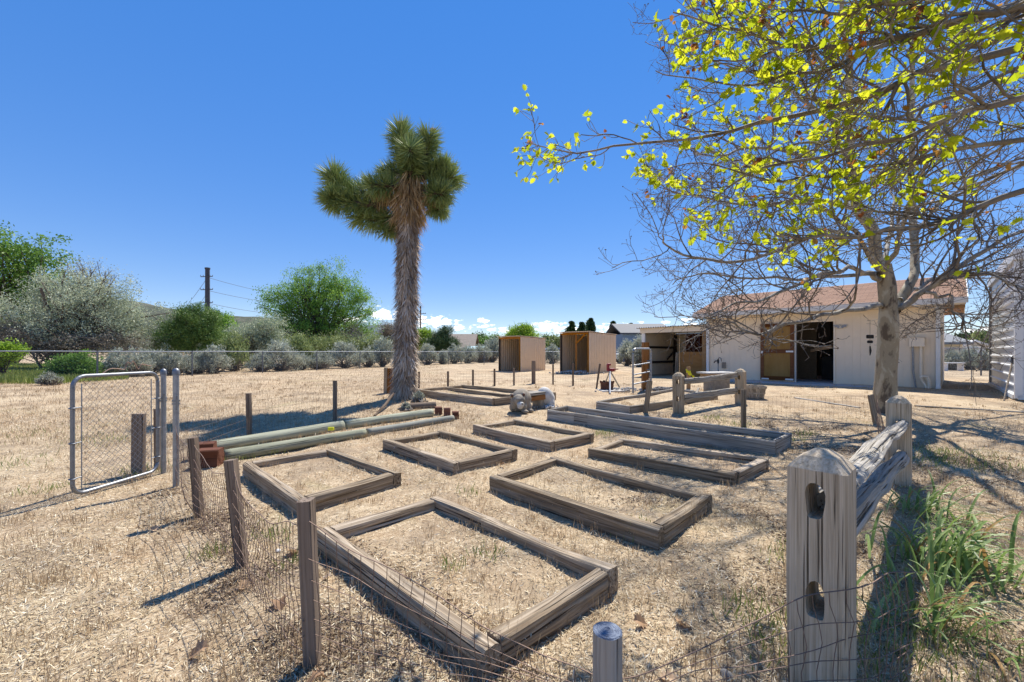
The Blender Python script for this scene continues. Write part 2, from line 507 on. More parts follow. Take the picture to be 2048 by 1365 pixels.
# roof shingles of the barn
m, nt, b, out = new_mat('shingle_red')
t = nd(nt, 'ShaderNodeTexCoord')
bk = nd(nt, 'ShaderNodeTexBrick', {'Vector': t.outputs['Object'], 'Scale': 1.0, 'Mortar Size': 0.008, 'Brick Width': 0.32, 'Row Height': 0.14, 'Bias': 0.0,
        'Color1': (0.47, 0.27, 0.175, 1), 'Color2': (0.33, 0.175, 0.11, 1), 'Mortar': (0.10, 0.05, 0.04, 1)})
n = noise(nt, t.outputs['Object'], 40.0, 4.0)
c = mixc(nt, mth(nt, 'MULTIPLY', n, 0.6), bk.outputs[0], (0.52, 0.34, 0.215))
nt.links.new(c, b.inputs['Base Color']); b.inputs['Roughness'].default_value = 0.95
bump(nt, b, mth(nt, 'ADD', mth(nt, 'MULTIPLY', bk.outputs['Fac'], -1.0), mth(nt, 'MULTIPLY', n, 0.5)), 0.6, 0.01)

# sycamore bark: smooth pale plates over olive-brown patches
def bark(name, c1, c2, c3, sc=3.0):
    m, nt, b, out = new_mat(name)
    t = nd(nt, 'ShaderNodeTexCoord').outputs['Object']
    v = nd(nt, 'ShaderNodeVectorMath', {0: t, 1: (1, 1, 0.45)}, operation='MULTIPLY').outputs[0]
    n1 = noise(nt, v, sc, 3.0, 0.55, 0.6); n2 = noise(nt, v, sc * 5, 6.0, 0.7)
    f = mth(nt, 'ADD', mth(nt, 'MULTIPLY', n1, 0.8), mth(nt, 'MULTIPLY', n2, 0.22))
    c = ramp(nt, f, ((0.40, c1), (0.46, c2), (0.53, c2), (0.58, c3), (0.75, c3)))
    nt.links.new(c, b.inputs['Base Color']); b.inputs['Roughness'].default_value = 0.8
    bump(nt, b, f, 0.5, 0.02)
    return m
bark('sycamore_bark', (0.12, 0.085, 0.052), (0.33, 0.265, 0.165), (0.45, 0.385, 0.265), 4.5)
bark('limb_bark', (0.12, 0.10, 0.075), (0.25, 0.22, 0.17), (0.36, 0.325, 0.265), 5.0)
bark('branch_bark', (0.085, 0.068, 0.052), (0.17, 0.142, 0.11), (0.27, 0.235, 0.19), 6.0)
plain('twig_dark', (0.15, 0.112, 0.085), rough=0.9, var=0.3)
plain('twig_grey', (0.17, 0.145, 0.12), rough=0.9, var=0.3)
plain('trunk_brown', (0.085, 0.065, 0.05), rough=0.95, var=0.3, scale=3, bs=0.4)

leafmat('leaf_green', ((0.080, 0.167, 0.026), (0.145, 0.275, 0.043), (0.232, 0.377, 0.065)), 0.35)
leafmat('leaf_willow', ((0.119, 0.231, 0.031), (0.210, 0.378, 0.056), (0.308, 0.476, 0.084)), 0.42)
leafmat('leaf_lime', ((0.156, 0.264, 0.024), (0.264, 0.408, 0.036), (0.384, 0.528, 0.060)), 0.45)
leafmat('leaf_silver', ((0.248, 0.287, 0.171), (0.420, 0.466, 0.310), (0.590, 0.636, 0.466)), 0.3)
leafmat('leaf_juniper', ((0.064, 0.126, 0.029), (0.134, 0.226, 0.050), (0.252, 0.342, 0.082)), 0.2)
leafmat('leaf_pine', ((0.033, 0.068, 0.024), (0.068, 0.123, 0.042), (0.120, 0.188, 0.068)), 0.15)
leafmat('leaf_dusk', ((0.140, 0.119, 0.077), (0.252, 0.210, 0.154), (0.350, 0.308, 0.238)), 0.2)
leafmat('leaf_sage', ((0.25, 0.265, 0.195), (0.42, 0.445, 0.345), (0.58, 0.60, 0.50)), 0.25)
leafmat('leaf_rabbit', ((0.169, 0.221, 0.065), (0.260, 0.312, 0.111), (0.377, 0.416, 0.182)), 0.3)
leafmat('leaf_spring', ((0.32, 0.40, 0.014), (0.50, 0.56, 0.02), (0.64, 0.64, 0.035)), 0.68, 0.8)
leafmat('leaf_rust', ((0.20, 0.06, 0.02), (0.36, 0.13, 0.03), (0.45, 0.24, 0.05)), 0.5, 0.5)
leafmat('yucca_green', ((0.108, 0.162, 0.048), (0.216, 0.292, 0.097), (0.410, 0.486, 0.194)), 0.1, 0.6)
leafmat('yucca_dead', ((0.28, 0.175, 0.075), (0.50, 0.34, 0.16), (0.68, 0.51, 0.30)), 0.15, 0.7)
leafmat('yucca_thatch', ((0.254, 0.193, 0.139), (0.535, 0.427, 0.320), (0.950, 0.828, 0.667)), 0.05, 0.8)
leafmat('iris_leaf', ((0.13, 0.21, 0.06), (0.23, 0.34, 0.09), (0.37, 0.47, 0.20)), 0.4, 0.42)
leafmat('iris_dry', ((0.35, 0.19, 0.05), (0.50, 0.34, 0.14)), 0.3, 0.6)
leafmat('weed_green', ((0.12, 0.17, 0.035), (0.22, 0.28, 0.06), (0.36, 0.38, 0.13)), 0.3, 0.6)
leafmat('straw', ((0.12, 0.085, 0.048), (0.40, 0.30, 0.17), (0.64, 0.525, 0.33), (0.84, 0.765, 0.60)), 0.12, 0.75)
leafmat('dry_grass_leaf', ((0.30, 0.19, 0.10), (0.48, 0.34, 0.19), (0.66, 0.53, 0.35)), 0.25, 0.75)
leafmat('litter_dark', ((0.12, 0.08, 0.05), (0.25, 0.175, 0.115), (0.44, 0.33, 0.225)), 0.05, 0.85)
leafmat('dead_leaf', ((0.30, 0.18, 0.10), (0.48, 0.32, 0.19), (0.60, 0.46, 0.32)), 0.2, 0.7)

# ground
m, nt, b, out = new_mat('ground_dry')
t = nd(nt, 'ShaderNodeTexCoord').outputs['Object']
nA = noise(nt, t, 0.35, 4.0, 0.6); nB = noise(nt, t, 2.6, 5.0, 0.65); nC = noise(nt, t, 22.0, 6.0, 0.75, 0.8)
st = nd(nt, 'ShaderNodeVectorMath', {0: t, 1: (60, 95, 60)}, operation='MULTIPLY').outputs[0]
nD = noise(nt, st, 1.0, 3.0, 0.7, 1.2)
nE = noise(nt, t, 160.0, 3.0, 0.8, 0.5)
f = mth(nt, 'ADD', mth(nt, 'MULTIPLY', nC, 0.5), mth(nt, 'MULTIPLY', nD, 0.5))
f = mth(nt, 'ADD', mth(nt, 'MULTIPLY', f, 0.72), mth(nt, 'MULTIPLY', nE, 0.28))
c = ramp(nt, f, ((0.37, (0.085, 0.056, 0.035)), (0.44, (0.26, 0.18, 0.11)), (0.52, (0.49, 0.375, 0.24)), (0.61, (0.79, 0.675, 0.485))))
k = nd(nt, 'ShaderNodeMapRange', {0: nB, 1: 0.45, 2: 0.70, 3: 0.0, 4: 0.55}).outputs[0]
c = mixc(nt, k, c, (0.41, 0.27, 0.15))
k = nd(nt, 'ShaderNodeMapRange', {0: nA, 1: 0.46, 2: 0.66, 3: 0.0, 4: 0.5}).outputs[0]
c = mixc(nt, k, c, (0.60, 0.49, 0.325))
n7 = noise(nt, t, 0.9, 3.0, 0.6, 0.5)
k = nd(nt, 'ShaderNodeMapRange', {0: n7, 1: 0.60, 2: 0.72, 3: 0.0, 4: 0.40}).outputs[0]
c = mixc(nt, k, c, (0.24, 0.22, 0.085))
n8 = noise(nt, t, 1.3, 6.0, 0.7, 0.4)
k = nd(nt, 'ShaderNodeMapRange', {0: n8, 1: 0.47, 2: 0.60, 3: 0.0, 4: 0.70}).outputs[0]
c = mixc(nt, k, c, (0.27, 0.205, 0.14))
nt.links.new(c, b.inputs['Base Color']); b.inputs['Roughness'].default_value = 0.95
b.inputs['Specular IOR Level'].default_value = 0.1
bump(nt, b, f, 0.9, 0.02)

m, nt, b, out = new_mat('hill_scrub')
t = nd(nt, 'ShaderNodeTexCoord').outputs['Object']
n1 = noise(nt, t, 0.012, 5.0, 0.65); n2 = noise(nt, t, 0.09, 5.0, 0.7)
c = ramp(nt, mth(nt, 'ADD', mth(nt, 'MULTIPLY', n1, 0.5), mth(nt, 'MULTIPLY', n2, 0.5)), ((0.36, (0.026, 0.036, 0.018)), (0.5, (0.055, 0.062, 0.036)), (0.62, (0.12, 0.11, 0.075))))
nt.links.new(c, b.inputs['Base Color']); b.inputs['Roughness'].default_value = 1.0
plain('hill_far_haze', (0.10, 0.125, 0.15), rough=1.0, var=0.25, scale=0.004)  # bluish base colour paints the distance haze onto the far ridge
# ------------------------------------------------------------------ ground and hills
na, nr = 720, 250
ra = np.concatenate([[0.0], np.geomspace(0.12, 4000.0, nr)])
an = np.arange(na) / na * 2 * math.pi
R_, A_ = np.meshgrid(ra[1:], an, indexing='ij')
X_ = R_ * np.sin(A_); Y_ = R_ * np.cos(A_)
def micro(x, y):
    p = np.stack([x, y, x * 0], -1)
    r = np.sqrt(x * x + y * y)
    return (vnoise(p * 1.7) * 0.035 + vnoise(p * 6.0 + 9) * 0.016 + vnoise(p * 17.0) * 0.007) * (1 - sstep(10, 35, r))
def ground_h(x, y): return gz(x, y) + micro(x, y)
Z_ = ground_h(X_, Y_)
V = np.concatenate([[[0, 0, float(ground_h(np.zeros(1), np.zeros(1))[0])]], np.stack([X_, Y_, Z_], -1).reshape(-1, 3)])
i = np.arange(nr - 1)[:, None] * na; j = np.arange(na)[None, :]
a = 1 + i + j; b_ = 1 + i + (j + 1) % na
F = np.stack([a, a + na, b_ + na, b_], -1).reshape(-1, 4)
tri = np.stack([np.zeros(na, int), 1 + np.arange(na), 1 + (np.arange(na) + 1) % na, 1 + (np.arange(na) + 1) % na], -1)
gm = npmesh('ground', V, F)
ground = link('ground', gm, MATS['ground_dry'], smooth=True)
tag(ground, 'dry straw-coloured ground of the yard and field', kind='structure')

# outer top corners of the raised beds in the photo (left, near, right, far), rim height, soil level
BEDS = dict(
    near=([(632, 1058), (968, 1300), (1236, 1128), (876, 990)], 0.145, .060),
    left=([(484, 925), (594, 1000), (803, 943), (665, 896)], 0.15, .075),
    mid=([(765, 880), (906, 926), (1035, 897), (883, 861)], 0.135, .07),
    low=([(946, 850), (1100, 885), (1188, 866), (1032, 838)], 0.135, .07),
    right=([(978, 952), (1316, 1060), (1424, 988), (1110, 913)], 0.145, .065),
    front=([(1176, 897), (1470, 948), (1538, 916), (1243, 876)], 0.125, .06),
    long=([(1094, 818), (1550, 882), (1583, 866), (1137, 811)], 0.19, .09),
    grey=([(1192, 803), (1258, 813), (1436, 786), (1352, 777)], 0.15, .08),
    wide=([(832, 778), (984, 797), (1112, 785), (925, 770)], 0.17, .08))
BQ = {k: ([G(px, py, v[1]) for px, py in v[0]], v[2]) for k, v in BEDS.items()}
def bed_raise(x, y):
    x = np.asarray(x, float); y = np.asarray(y, float); r = np.zeros_like(x)
    for (c, h) in BQ.values():
        inside = None
        for i in range(4):
            a, b = c[i], c[(i + 1) % 4]
            s = (b.x - a.x) * (y - a.y) - (b.y - a.y) * (x - a.x)
            inside = (s > 0) if inside is None else inside & (s > 0)
        r = np.where(inside, h, r)
    return r
def surf_h(x, y): return ground_h(x, y) + bed_raise(x, y)

def hill(name, label, pts, d, thick, mat, seed):
    """ridge line given in photo pixels at distance d, with a slope coming towards us and one going away"""
    pts = np.array(pts, float)
    n = 160; m = 36
    px = np.linspace(pts[0, 0], pts[-1, 0], n)
    py = np.interp(px, pts[:, 0], pts[:, 1])
    Vs = []
    for jj in range(m):
        t = jj / (m - 1) * 2 - 1
        dd = d + t * thick
        prof = math.cos(t * math.pi / 2) ** 1.3
        x = (px - CX) / FPX * d
        top = EYE + (HY - py) / FPX * d
        nse = vnoise(np.stack([x / thick * 5 + seed, np.full(n, t * 2.5), np.full(n, 1.3)], -1)) * 0.35 + vnoise(np.stack([x / thick * 16 + seed, np.full(n, t * 8), np.full(n, 4.3)], -1)) * 0.14
        z = top * np.clip(prof * (1 + nse * (1 - prof) * 2 + vnoise(np.stack([x / thick * 30, x * 0 + seed, x * 0], -1)) * 0.04), 0, 1.2) - 3
        Vs.append(np.stack([x, np.full(n, dd), z], -1))
    V = np.concatenate(Vs)
    ii = np.arange(m - 1)[:, None] * n; jx = np.arange(n - 1)[None]
    a = ii + jx
    F = np.stack([a, a + 1, a + n + 1, a + n], -1).reshape(-1, 4)
    o = link(name, npmesh(name, V, F), mat, smooth=True)
    tag(o, label, kind='structure')
hill('hill', 'scrub covered hill behind the trees on the left', [(-700, 690), (-300, 640), (60, 615), (200, 603), (262, 600), (330, 614), (420, 630), (540, 634), (590, 650), (640, 668), (720, 700)], 900, 330, MATS['hill_scrub'], 3)
hill('hill', 'mountain ridge far beyond the trees, haze blue painted on', [(560, 690), (640, 668), (740, 652), (780, 650), (850, 660), (930, 676), (1000, 688), (1080, 692), (1105, 672), (1130, 684), (1200, 695)], 5200, 1200, MATS['hill_far_haze'], 8)

# ------------------------------------------------------------------ loose straw, dry grass and weeds
def scatter_view(n, dmin, dmax, rng, power=1.0, xr=1.45):
    u = rng.random(n)
    if power == 1.0: d = dmin * (dmax / dmin) ** u
    else: d = dmin + (dmax - dmin) * u ** power
    x = (rng.random(n) * 2 - 1) * xr * (d + 0.4)
    return x, d

BEDS_SHADE = []
rng = np.random.default_rng(21)
n = 250000
x, y = scatter_view(n, 0.75, 9.0, rng)
z = surf_h(x, y)
ang = rng.random(n) * 2 * math.pi
tl = rng.normal(0, 0.36, n)
D = np.stack([np.cos(ang), np.sin(ang), tl], -1)
L = rng.uniform(0.012, 0.055, n) * (0.8 + 0.08 * y); W = rng.uniform(0.002, 0.0062, n) * (0.8 + 0.12 * y)
C = np.stack([x, y, z + 0.004 + np.abs(tl) * L * 0.4], -1)
dens = vnoise(np.stack([x * 1.3, y * 1.3, x * 0 + 3], -1))
keep = rng.random(n) < np.clip(0.75 + dens * 1.4, 0.15, 1)
N_ = unit(np.stack([rng.normal(0, .5, n), rng.normal(0, .5, n), np.ones(n)], -1))
V, F = leaf_quads(C[keep], D[keep], L[keep], W[keep], rng, N_[keep])
rv = np.clip(rng.beta(2.2, 1.6, keep.sum()), 0, 1)
tag(link('straw_litter', npmesh('straw_litter', V, F, rv), MATS['straw']), 'loose straw and chaff scattered over the ground', kind='stuff')

def grass_blades(x, y, h, rng, lean=0.45, w=0.004):
    n = len(x); z = surf_h(x, y)
    a = rng.random(n) * 2 * math.pi
    D = unit(np.stack([np.cos(a) * lean * rng.random(n), np.sin(a) * lean * rng.random(n), np.ones(n)], -1))
    C = np.stack([x, y, z], -1) + D * (h[:, None] * 0.48)
    return leaf_quads(C, D, h, w, rng)

# upright dry stubble: in tufts near, evenly over the field to the left
rng = np.random.default_rng(5)
n = 2600
tx, ty = scatter_view(n, 0.9, 16.0, rng)
ts = rng.uniform(0.5, 1.3, n)
xs, ys, hs = [], [], []
k = 22
x = (tx[:, None] + rng.normal(0, 1, (n, k)) * 0.045 * ts[:, None]).ravel(); y = (ty[:, None] + rng.normal(0, 1, (n, k)) * 0.045 * ts[:, None]).ravel()
h = (rng.uniform(0.03, 0.10, (n, k)) * ts[:, None]).ravel()
n2 = 60000
fd = 6.0 * (40 / 6.0) ** rng.random(n2); fx = -1.45 * fd + rng.random(n2) * 1.6 * fd
fh = rng.uniform(0.03, 0.11, n2)
kp = (fx < -0.2 * fd + 1.0)
x = np.concatenate([x, fx[kp]]); y = np.concatenate([y, fd[kp]]); h = np.concatenate([h, fh[kp]])
V, F = grass_blades(x, y, h, rng, w=0.0030 * (0.7 + 0.14 * y))
tag(link('dry_grass', npmesh('dry_grass', V, F, rng.random(len(x))), MATS['dry_grass_leaf']), 'short dead grass stubble standing in tufts', kind='stuff')

rng = np.random.default_rng(8)
spots = []
for (px, py, s, c) in ((545, 1075, .09, 50), (600, 1130, .06, 30), (1275, 1075, .06, 26), (940, 990, .05, 20), (1210, 872, .1, 60), (1460, 860, .12, 70), (1480, 850, .12, 60), (1430, 838, .12, 60),
                       (1900, 930, .25, 130), (1960, 920, .3, 120), (1860, 905, .2, 90), (1290, 980, .08, 30), (975, 1135, .05, 20), (900, 1160, .04, 18), (470, 920, .1, 40), (500, 905, .08, 36),
                       (540, 905, .1, 30), (300, 940, .12, 50), (270, 950, .1, 40), (100, 985, .1, 30), (170, 885, .2, 50), (240, 880, .2, 40), (420, 1110, .06, 30), (1560, 1300, .1, 60), (1530, 1240, .1, 50), (1590, 1120, .1, 50),
                       (1610, 870, .1, 40), (1590, 880, .1, 40), (60, 870, .3, 60), (30, 930, .2, 40), (1850, 1290, .18, 110), (1760, 1330, .16, 100), (1820, 1220, .15, 80)):
    p = G(px, py); spots.append((p.x, p.y, s, c))
xs = np.concatenate([p[0] + rng.normal(0, p[2], p[3] * 2) for p in spots]); ys = np.concatenate([p[1] + rng.normal(0, p[2], p[3] * 2) for p in spots])
hs = rng.uniform(0.03, 0.11, len(xs))
V, F = grass_blades(xs, ys, hs, rng, lean=0.7, w=0.006)
tag(link('weeds', npmesh('weeds', V, F, rng.random(len(xs))), MATS['weed_green']), 'small green weeds and grass sprouting in the dry soil', kind='stuff')
# green meadow beyond the chain-link fence on the far left
n = 26000
fd = rng.uniform(14, 34, n); fx = -1.25 * fd + rng.random(n) * 0.35 * fd
ok = (fx < -15.0 - (fd - 14) * 0.0)
fx, fd = fx[ok], fd[ok]
V, F = grass_blades(fx, fd, rng.uniform(0.1, 0.3, len(fx)), rng, w=0.035)
tag(link('meadow_grass', npmesh('meadow_grass', V, F, rng.random(len(fx))), MATS['weed_green']), 'tall green meadow grass behind the chain-link fence', kind='stuff')

# twigs and old leaf crumbs gathered along the wire and under the trees
rng = np.random.default_rng(14)
xs, ys = [], []
for (px0, py0, px1, py1, wd, k) in ((380, 1000, 480, 1130, .18, 5000), (480, 1130, 630, 1330, .18, 7000), (630, 1330, 1180, 1420, .12, 5000), (640, 1080, 960, 1340, .07, 3000), (1560, 1000, 1700, 1400, .25, 6000), (1500, 850, 1760, 900, .6, 9000), (1760, 900, 2040, 960, .7, 9000),
                                    (1300, 1000, 1500, 1150, .3, 3500), (340, 960, 390, 1010, .12, 1500), (1750, 1060, 2000, 1300, .35, 9000), (700, 830, 860, 815, .5, 2500)):
    a, b = G(px0, py0), G(px1, py1); t = rng.random(k)
    xs.append(a.x + (b.x - a.x) * t + rng.normal(0, wd, k)); ys.append(a.y + (b.y - a.y) * t + rng.normal(0, wd, k))
x = np.concatenate(xs); y = np.concatenate(ys); ok = y > .6; x, y = x[ok], y[ok]; n = len(x)
kp = vnoise(np.stack([x * 3, y * 3, x * 0], -1)) + rng.normal(0, .14, n) > .10
x, y = x[kp], y[kp]; n = len(x)
a = rng.random(n) * 6.283; tl = rng.normal(0, .45, n)
C = np.stack([x, y, surf_h(x, y) + .008], -1); D = np.stack([np.cos(a), np.sin(a), tl], -1)
V, F = leaf_quads(C, D, rng.uniform(.015, .06, n) * (.8 + .05 * y), rng.uniform(.003, .012, n) * (.8 + .08 * y), rng)
tag(link('leaf_litter', npmesh('leaf_litter', V, F, rng.random(n)), MATS['litter_dark']), 'dark crumbled leaf litter and twigs along the wire and under the trees', kind='stuff')
# ------------------------------------------------------------------ raised beds
TN = [0]
def bed(label, key, w, mat='bed_timber', group='raised garden beds', part='timber', near=False, splits=(), skip=(), seg=12, sink=0.03):
    """corners: outer top corners in the photo (left, near, right, far)"""
    c, soil_h = BQ[key]; h = BEDS[key][1]
    mid = sum((Vector((p.x, p.y, 0)) for p in c), Vector()) / 4
    t = thing('garden_bed', label, 'garden bed', (mid.x, mid.y, float(gz(mid.x, mid.y))), group)
    for e in range(4):
        if e in skip: continue
        p, q = c[e].copy(), c[(e + 1) % 4].copy()
        d = Vector((q.x - p.x, q.y - p.y, 0)).normalized()
        n = Vector((-d.y, d.x, 0))
        if n.dot(mid - Vector((p.x, p.y, 0))) < 0: n = -n
        a, b = p + n * (w / 2), q + n * (w / 2)
        if e % 2 == 1: a += d * (w + 0.004); b -= d * (w + 0.004)
        hh = h + sink
        a.z -= hh / 2; b.z -= hh / 2
        a.z += random.uniform(-.008, .004); b.z += random.uniform(-.008, .004)
        cuts = [0.0] + [s for (ee, s) in splits if ee == e] + [1.0]
        for i in range(len(cuts) - 1):
            TN[0] += 1
            u, v = a.lerp(b, cuts[i]), a.lerp(b, cuts[i + 1])
            if i > 0: u = u + d * 0.004
            L = (v - u).length
            beam(part, u, v, w * random.uniform(.94, 1.04), hh * random.uniform(.97, 1.03), MATS[mat], t,
                 seg=max(6, int(L * (34 if near else seg))), k=8 if near else 4, amp=0.007 if near else 0.005, groove=0.011 if near else 0.002,
                 r=0.010, seed=TN[0], bow=random.uniform(-.012, .004), wav=0.006 if near else 0.008)
    # soil filling the bed
    n = 26 if near else 14
    u, v = np.meshgrid(np.linspace(.012, .988, n), np.linspace(.012, .988, n), indexing='ij')
    cc = np.array([[p.x, p.y] for p in c])
    xy = (cc[0] * ((1 - u) * (1 - v))[..., None] + cc[1] * (u * (1 - v))[..., None] + cc[2] * (u * v)[..., None] + cc[3] * ((1 - u) * v)[..., None])
    V = np.concatenate([xy, (ground_h(xy[..., 0], xy[..., 1]) + soil_h)[..., None]], -1).reshape(-1, 3)
    ii = (np.arange(n - 1)[:, None] * n + np.arange(n - 1)[None]).ravel()
    link('soil', npmesh('soil', V, np.stack([ii, ii + n, ii + n + 1, ii + 1], -1)), MATS['ground_dry'], t, smooth=True)
    return t

bed('nearest weathered timber bed, empty, beside the wire fence', 'near', 0.092, near=True, seg=30, splits=((2, 0.62),))
bed('timber bed between the two dark fence stakes and the green logs', 'left', 0.092, near=True)
bed('timber bed in the middle, right of the green logs', 'mid', 0.092, splits=((0, 0.55),))
bed('small low timber bed in front of the stone animal bench', 'low', 0.092)
bed('timber bed with white litter in its right corner', 'right', 0.092, near=True, splits=((2, 0.45),))
bed('timber bed just in front of the long grey board bed', 'front', 0.092, seg=16)
bed('long narrow bed of grey boards on edge', 'long', 0.045, mat='board_grey', part='board', splits=((0, 0.16), (0, 0.235)), seg=8)
bed('grey board bed running behind the pointed rail fence', 'grey', 0.045, mat='board_grey', part='board', seg=8)
bI = bed('wide divided bed behind the stone animal bench', 'wide', 0.06, part='board', seg=8)
pa, pb = G(893, 774, .17), G(1040, 791, .17)
beam('board', pa + Vector((0, 0, -.10)), pb + Vector((0, 0, -.10)), 0.05, 0.18, MATS['bed_timber'], bI, seg=16, amp=.004, seed=91)

# a lath lying across the corner of the bed behind the rail fence
p = G(1392, 789, .16); q = G(1397, 777, .16)
o = beam('lath', p, q, 0.05, 0.03, MATS['board_grey'], None, seg=6, seed=5); tag(o, 'pale lath lying across the bed behind the rail fence', 'lath')

# ------------------------------------------------------------------ logs and blocks
def log(label, p0, p1, r, mat, seed, name='log', group=None, r1=None):
    p0, p1 = Vector(p0), Vector(p1); L = (p1 - p0).length
    seg, sd = 26, 16
    xs = np.linspace(0, L, seg + 1); an = np.arange(sd) / sd * 2 * math.pi
    X, A = np.meshgrid(xs, an, indexing='ij')
    rr = r + ((r1 or r) - r) * X / L
    rr = rr * (1 + 0.10 * vnoise(np.stack([X * 1.3 + seed * 7, np.cos(A) * 1.2, np.sin(A) * 1.2], -1)) - 0.10 * np.clip(vnoise(np.stack([X * 1.1 + seed * 3, np.cos(A) * 6, np.sin(A) * 6], -1)) - .12, 0, 1))
    bow = 0.02 * np.sin(X / L * math.pi)
    V = np.stack([X, np.cos(A) * rr + bow, np.sin(A) * rr], -1).reshape(-1, 3)
    F = []
    for i in range(seg):
        for j in range(sd):
            a = i * sd + j; b = i * sd + (j + 1) % sd
            F.append((a, b, b + sd, a + sd))
    F.append(tuple(range(sd - 1, -1, -1))); F.append(tuple(range(seg * sd, seg * sd + sd)))
    o = link(name, pymesh(name, V, F), MATS[mat], None, frame_mw(p0, p1))
    for f in o.data.polygons: f.use_smooth = len(f.vertices) == 4
    return tag(o, label, 'log', group)
def lg(label, a, b, r, mat, seed, r1=None):
    return log(label, G(a[0], a[1], r * .8), G(b[0], b[1], r * .8), r, mat, seed, group='landscape logs by the fence', r1=r1)
lg('rear green treated log touching the red block', (412, 897), (686, 852), .085, 'green_log', 1)
lg('rear green log ending at the small red blocks', (690, 851), (864, 826), .08, 'green_log', 2, .075)
lg('front green treated log lying nearest the left timber bed', (448, 913), (730, 866), .08, 'green_log', 3, .065)
lg('front grey log continuing the green one to the right', (734, 866), (906, 837), .062, 'grey_log', 4, .055)
log('short dark rotten log half buried beside the yucca trunk', G(812, 815, .03), G(872, 812, .03), .085, 'stake_dark', 9, name='log')

def block(label, px, py, lift, ux, sx, sy, sz, mat, seed, group, name='wood_block'):
    c = G(px, py)
    o = beam(name, c + Vector((0, 0, lift + sz / 2)) - Vector((ux[0], ux[1], 0)).normalized() * sx / 2, c + Vector((0, 0, lift + sz / 2)) + Vector((ux[0], ux[1], 0)).normalized() * sx / 2, sy, sz, MATS[mat], None, seg=5, k=5, amp=.012, groove=.006, r=.012, seed=seed)
    return tag(o, label, 'wood block', group)
block('big reddish block lying nearest the dark stake, split on top', 419, 932, 0, (1, .25), .24, .20, .20, 'red_block', 31, 'red wood blocks')
block('reddish block behind the big one by the dark stake', 408, 915, 0, (1, .4), .24, .16, .19, 'red_block', 32, 'red wood blocks')
block('rightmost of the small red blocks at the log ends', 911, 838, 0, (1, .2), .12, .13, .14, 'red_block', 33, 'red wood blocks')
block('middle small red block at the log ends', 894, 832, 0, (1, .1), .12, .13, .15, 'red_block', 34, 'red wood blocks')
block('leftmost small red block at the log ends', 877, 829, 0, (1, .3), .13, .13, .15, 'red_block', 35, 'red wood blocks')
o = beam('branch', G(750, 832, .02), P(788, 786, 9.6), .05, .05, MATS['stake_dark'], None, seg=12, k=3, amp=.012, seed=41, wav=.05, r=.012)
tag(o, 'dead crooked branch leaning against the yucca trunk', 'branch')

# ------------------------------------------------------------------ stakes and fence posts
def stake(label, bx, by, tx, ty, w=0.055, mat='stake_dark', group=None, name='fence_stake', thick=None, sink=.05, cat='fence stake'):
    b = G(bx, by); t = P(tx, ty, b.y)
    d = (t - b).normalized()
    o = beam(name, b - d * sink, t, w, thick or w, MATS[mat], None, seg=10, k=3, amp=.002, seed=int(bx), r=.004)
    return tag(o, label, cat, group), b, t
SG = 'dark stakes of the low wire fence'
S = {}
S['a'] = stake('tallest dark stake, nearest the camera beside the nearest bed', 626, 1328, 612, 1000, .058, group=SG)
S['b'] = stake('dark stake in front of the left timber bed', 484, 1132, 462, 920, .060, group=SG)
S['c'] = stake('dark stake standing in front of the big red block', 398, 1032, 386, 876, .056, group=SG)
S['d'] = stake('dark stake behind the rear green log near its left end', 499, 878, 497, 787, .06, group=SG)
S['e'] = stake('dark stake in the shadow of the yucca', 670, 843, 670, 762, .06, group=SG)
S['g1'] = stake('thin stake just right of the yucca trunk', 838, 777, 838, 744, .06, group=SG)
S['g2'] = stake('second thin stake to the right of the yucca trunk', 896, 775, 896, 743, .06, group=SG)
S['g3'] = stake('third thin stake to the right of the yucca trunk', 946, 771, 946, 740, .06, group=SG)
S['g4'] = stake('thin stake in front of the left edge of the left tan shelter', 989, 773, 989, 738, .06, group=SG)
S['g5'] = stake('thin stake in front of the open side of the left tan shelter', 1028, 771, 1028, 737, .06, group=SG)
S['g7'] = stake('thin stake between the two tan shelters', 1106, 769, 1106, 729, .055, group=SG)
S['g8'] = stake('thin stake in front of the open side of the right tan shelter', 1146, 772, 1146, 727, .055, group=SG)
S['g9'] = stake('leaning thin stake beside the red vise', 1193, 777, 1200, 728, .05, group=SG)
S['h'] = stake('grey leaning stake at the end of the grey board bed', 1291, 826, 1300, 762, .09, 'post_grey', SG, thick=.05)
S['i'] = stake('grey stake just in front of the rail fence beside the basket', 1487, 854, 1487, 779, .075, 'post_grey', SG, thick=.05)
S['j'] = stake('tilted grey stake at the foot of the big tree', 1752, 849, 1741, 790, .085, 'post_grey', SG, thick=.04)
stake('wide dark plank post seen through the chain-link gate', 277, 950, 278, 828, .13, 'stake_dark', thick=.05, name='plank_post', cat='post')
stake('narrow dark post beside the gate hinge', 315, 938, 314, 818, .05, 'stake_dark', thick=.05, name='plank_post', cat='post')
tw = thing('wooden_post', 'two-board brown post left of the yucca trunk', 'post', G(775, 787))
for (x0, w, mt, s) in ((771, .09, 'post_grey', 3), (779, .13, 'brown_post', 4)):
    b = G(x0, 787); t = P(x0 + 1, 736 if s == 3 else 737, b.y)
    beam('board', b - Vector((0, 0, .05)), t, w, .07, MATS[mt], tw, seg=8, seed=s)
stake('stout dark wooden post between the two tan shelters', 1067, 768, 1067, 722, .13, 'stake_dark', thick=.13, name='wooden_post', cat='post')

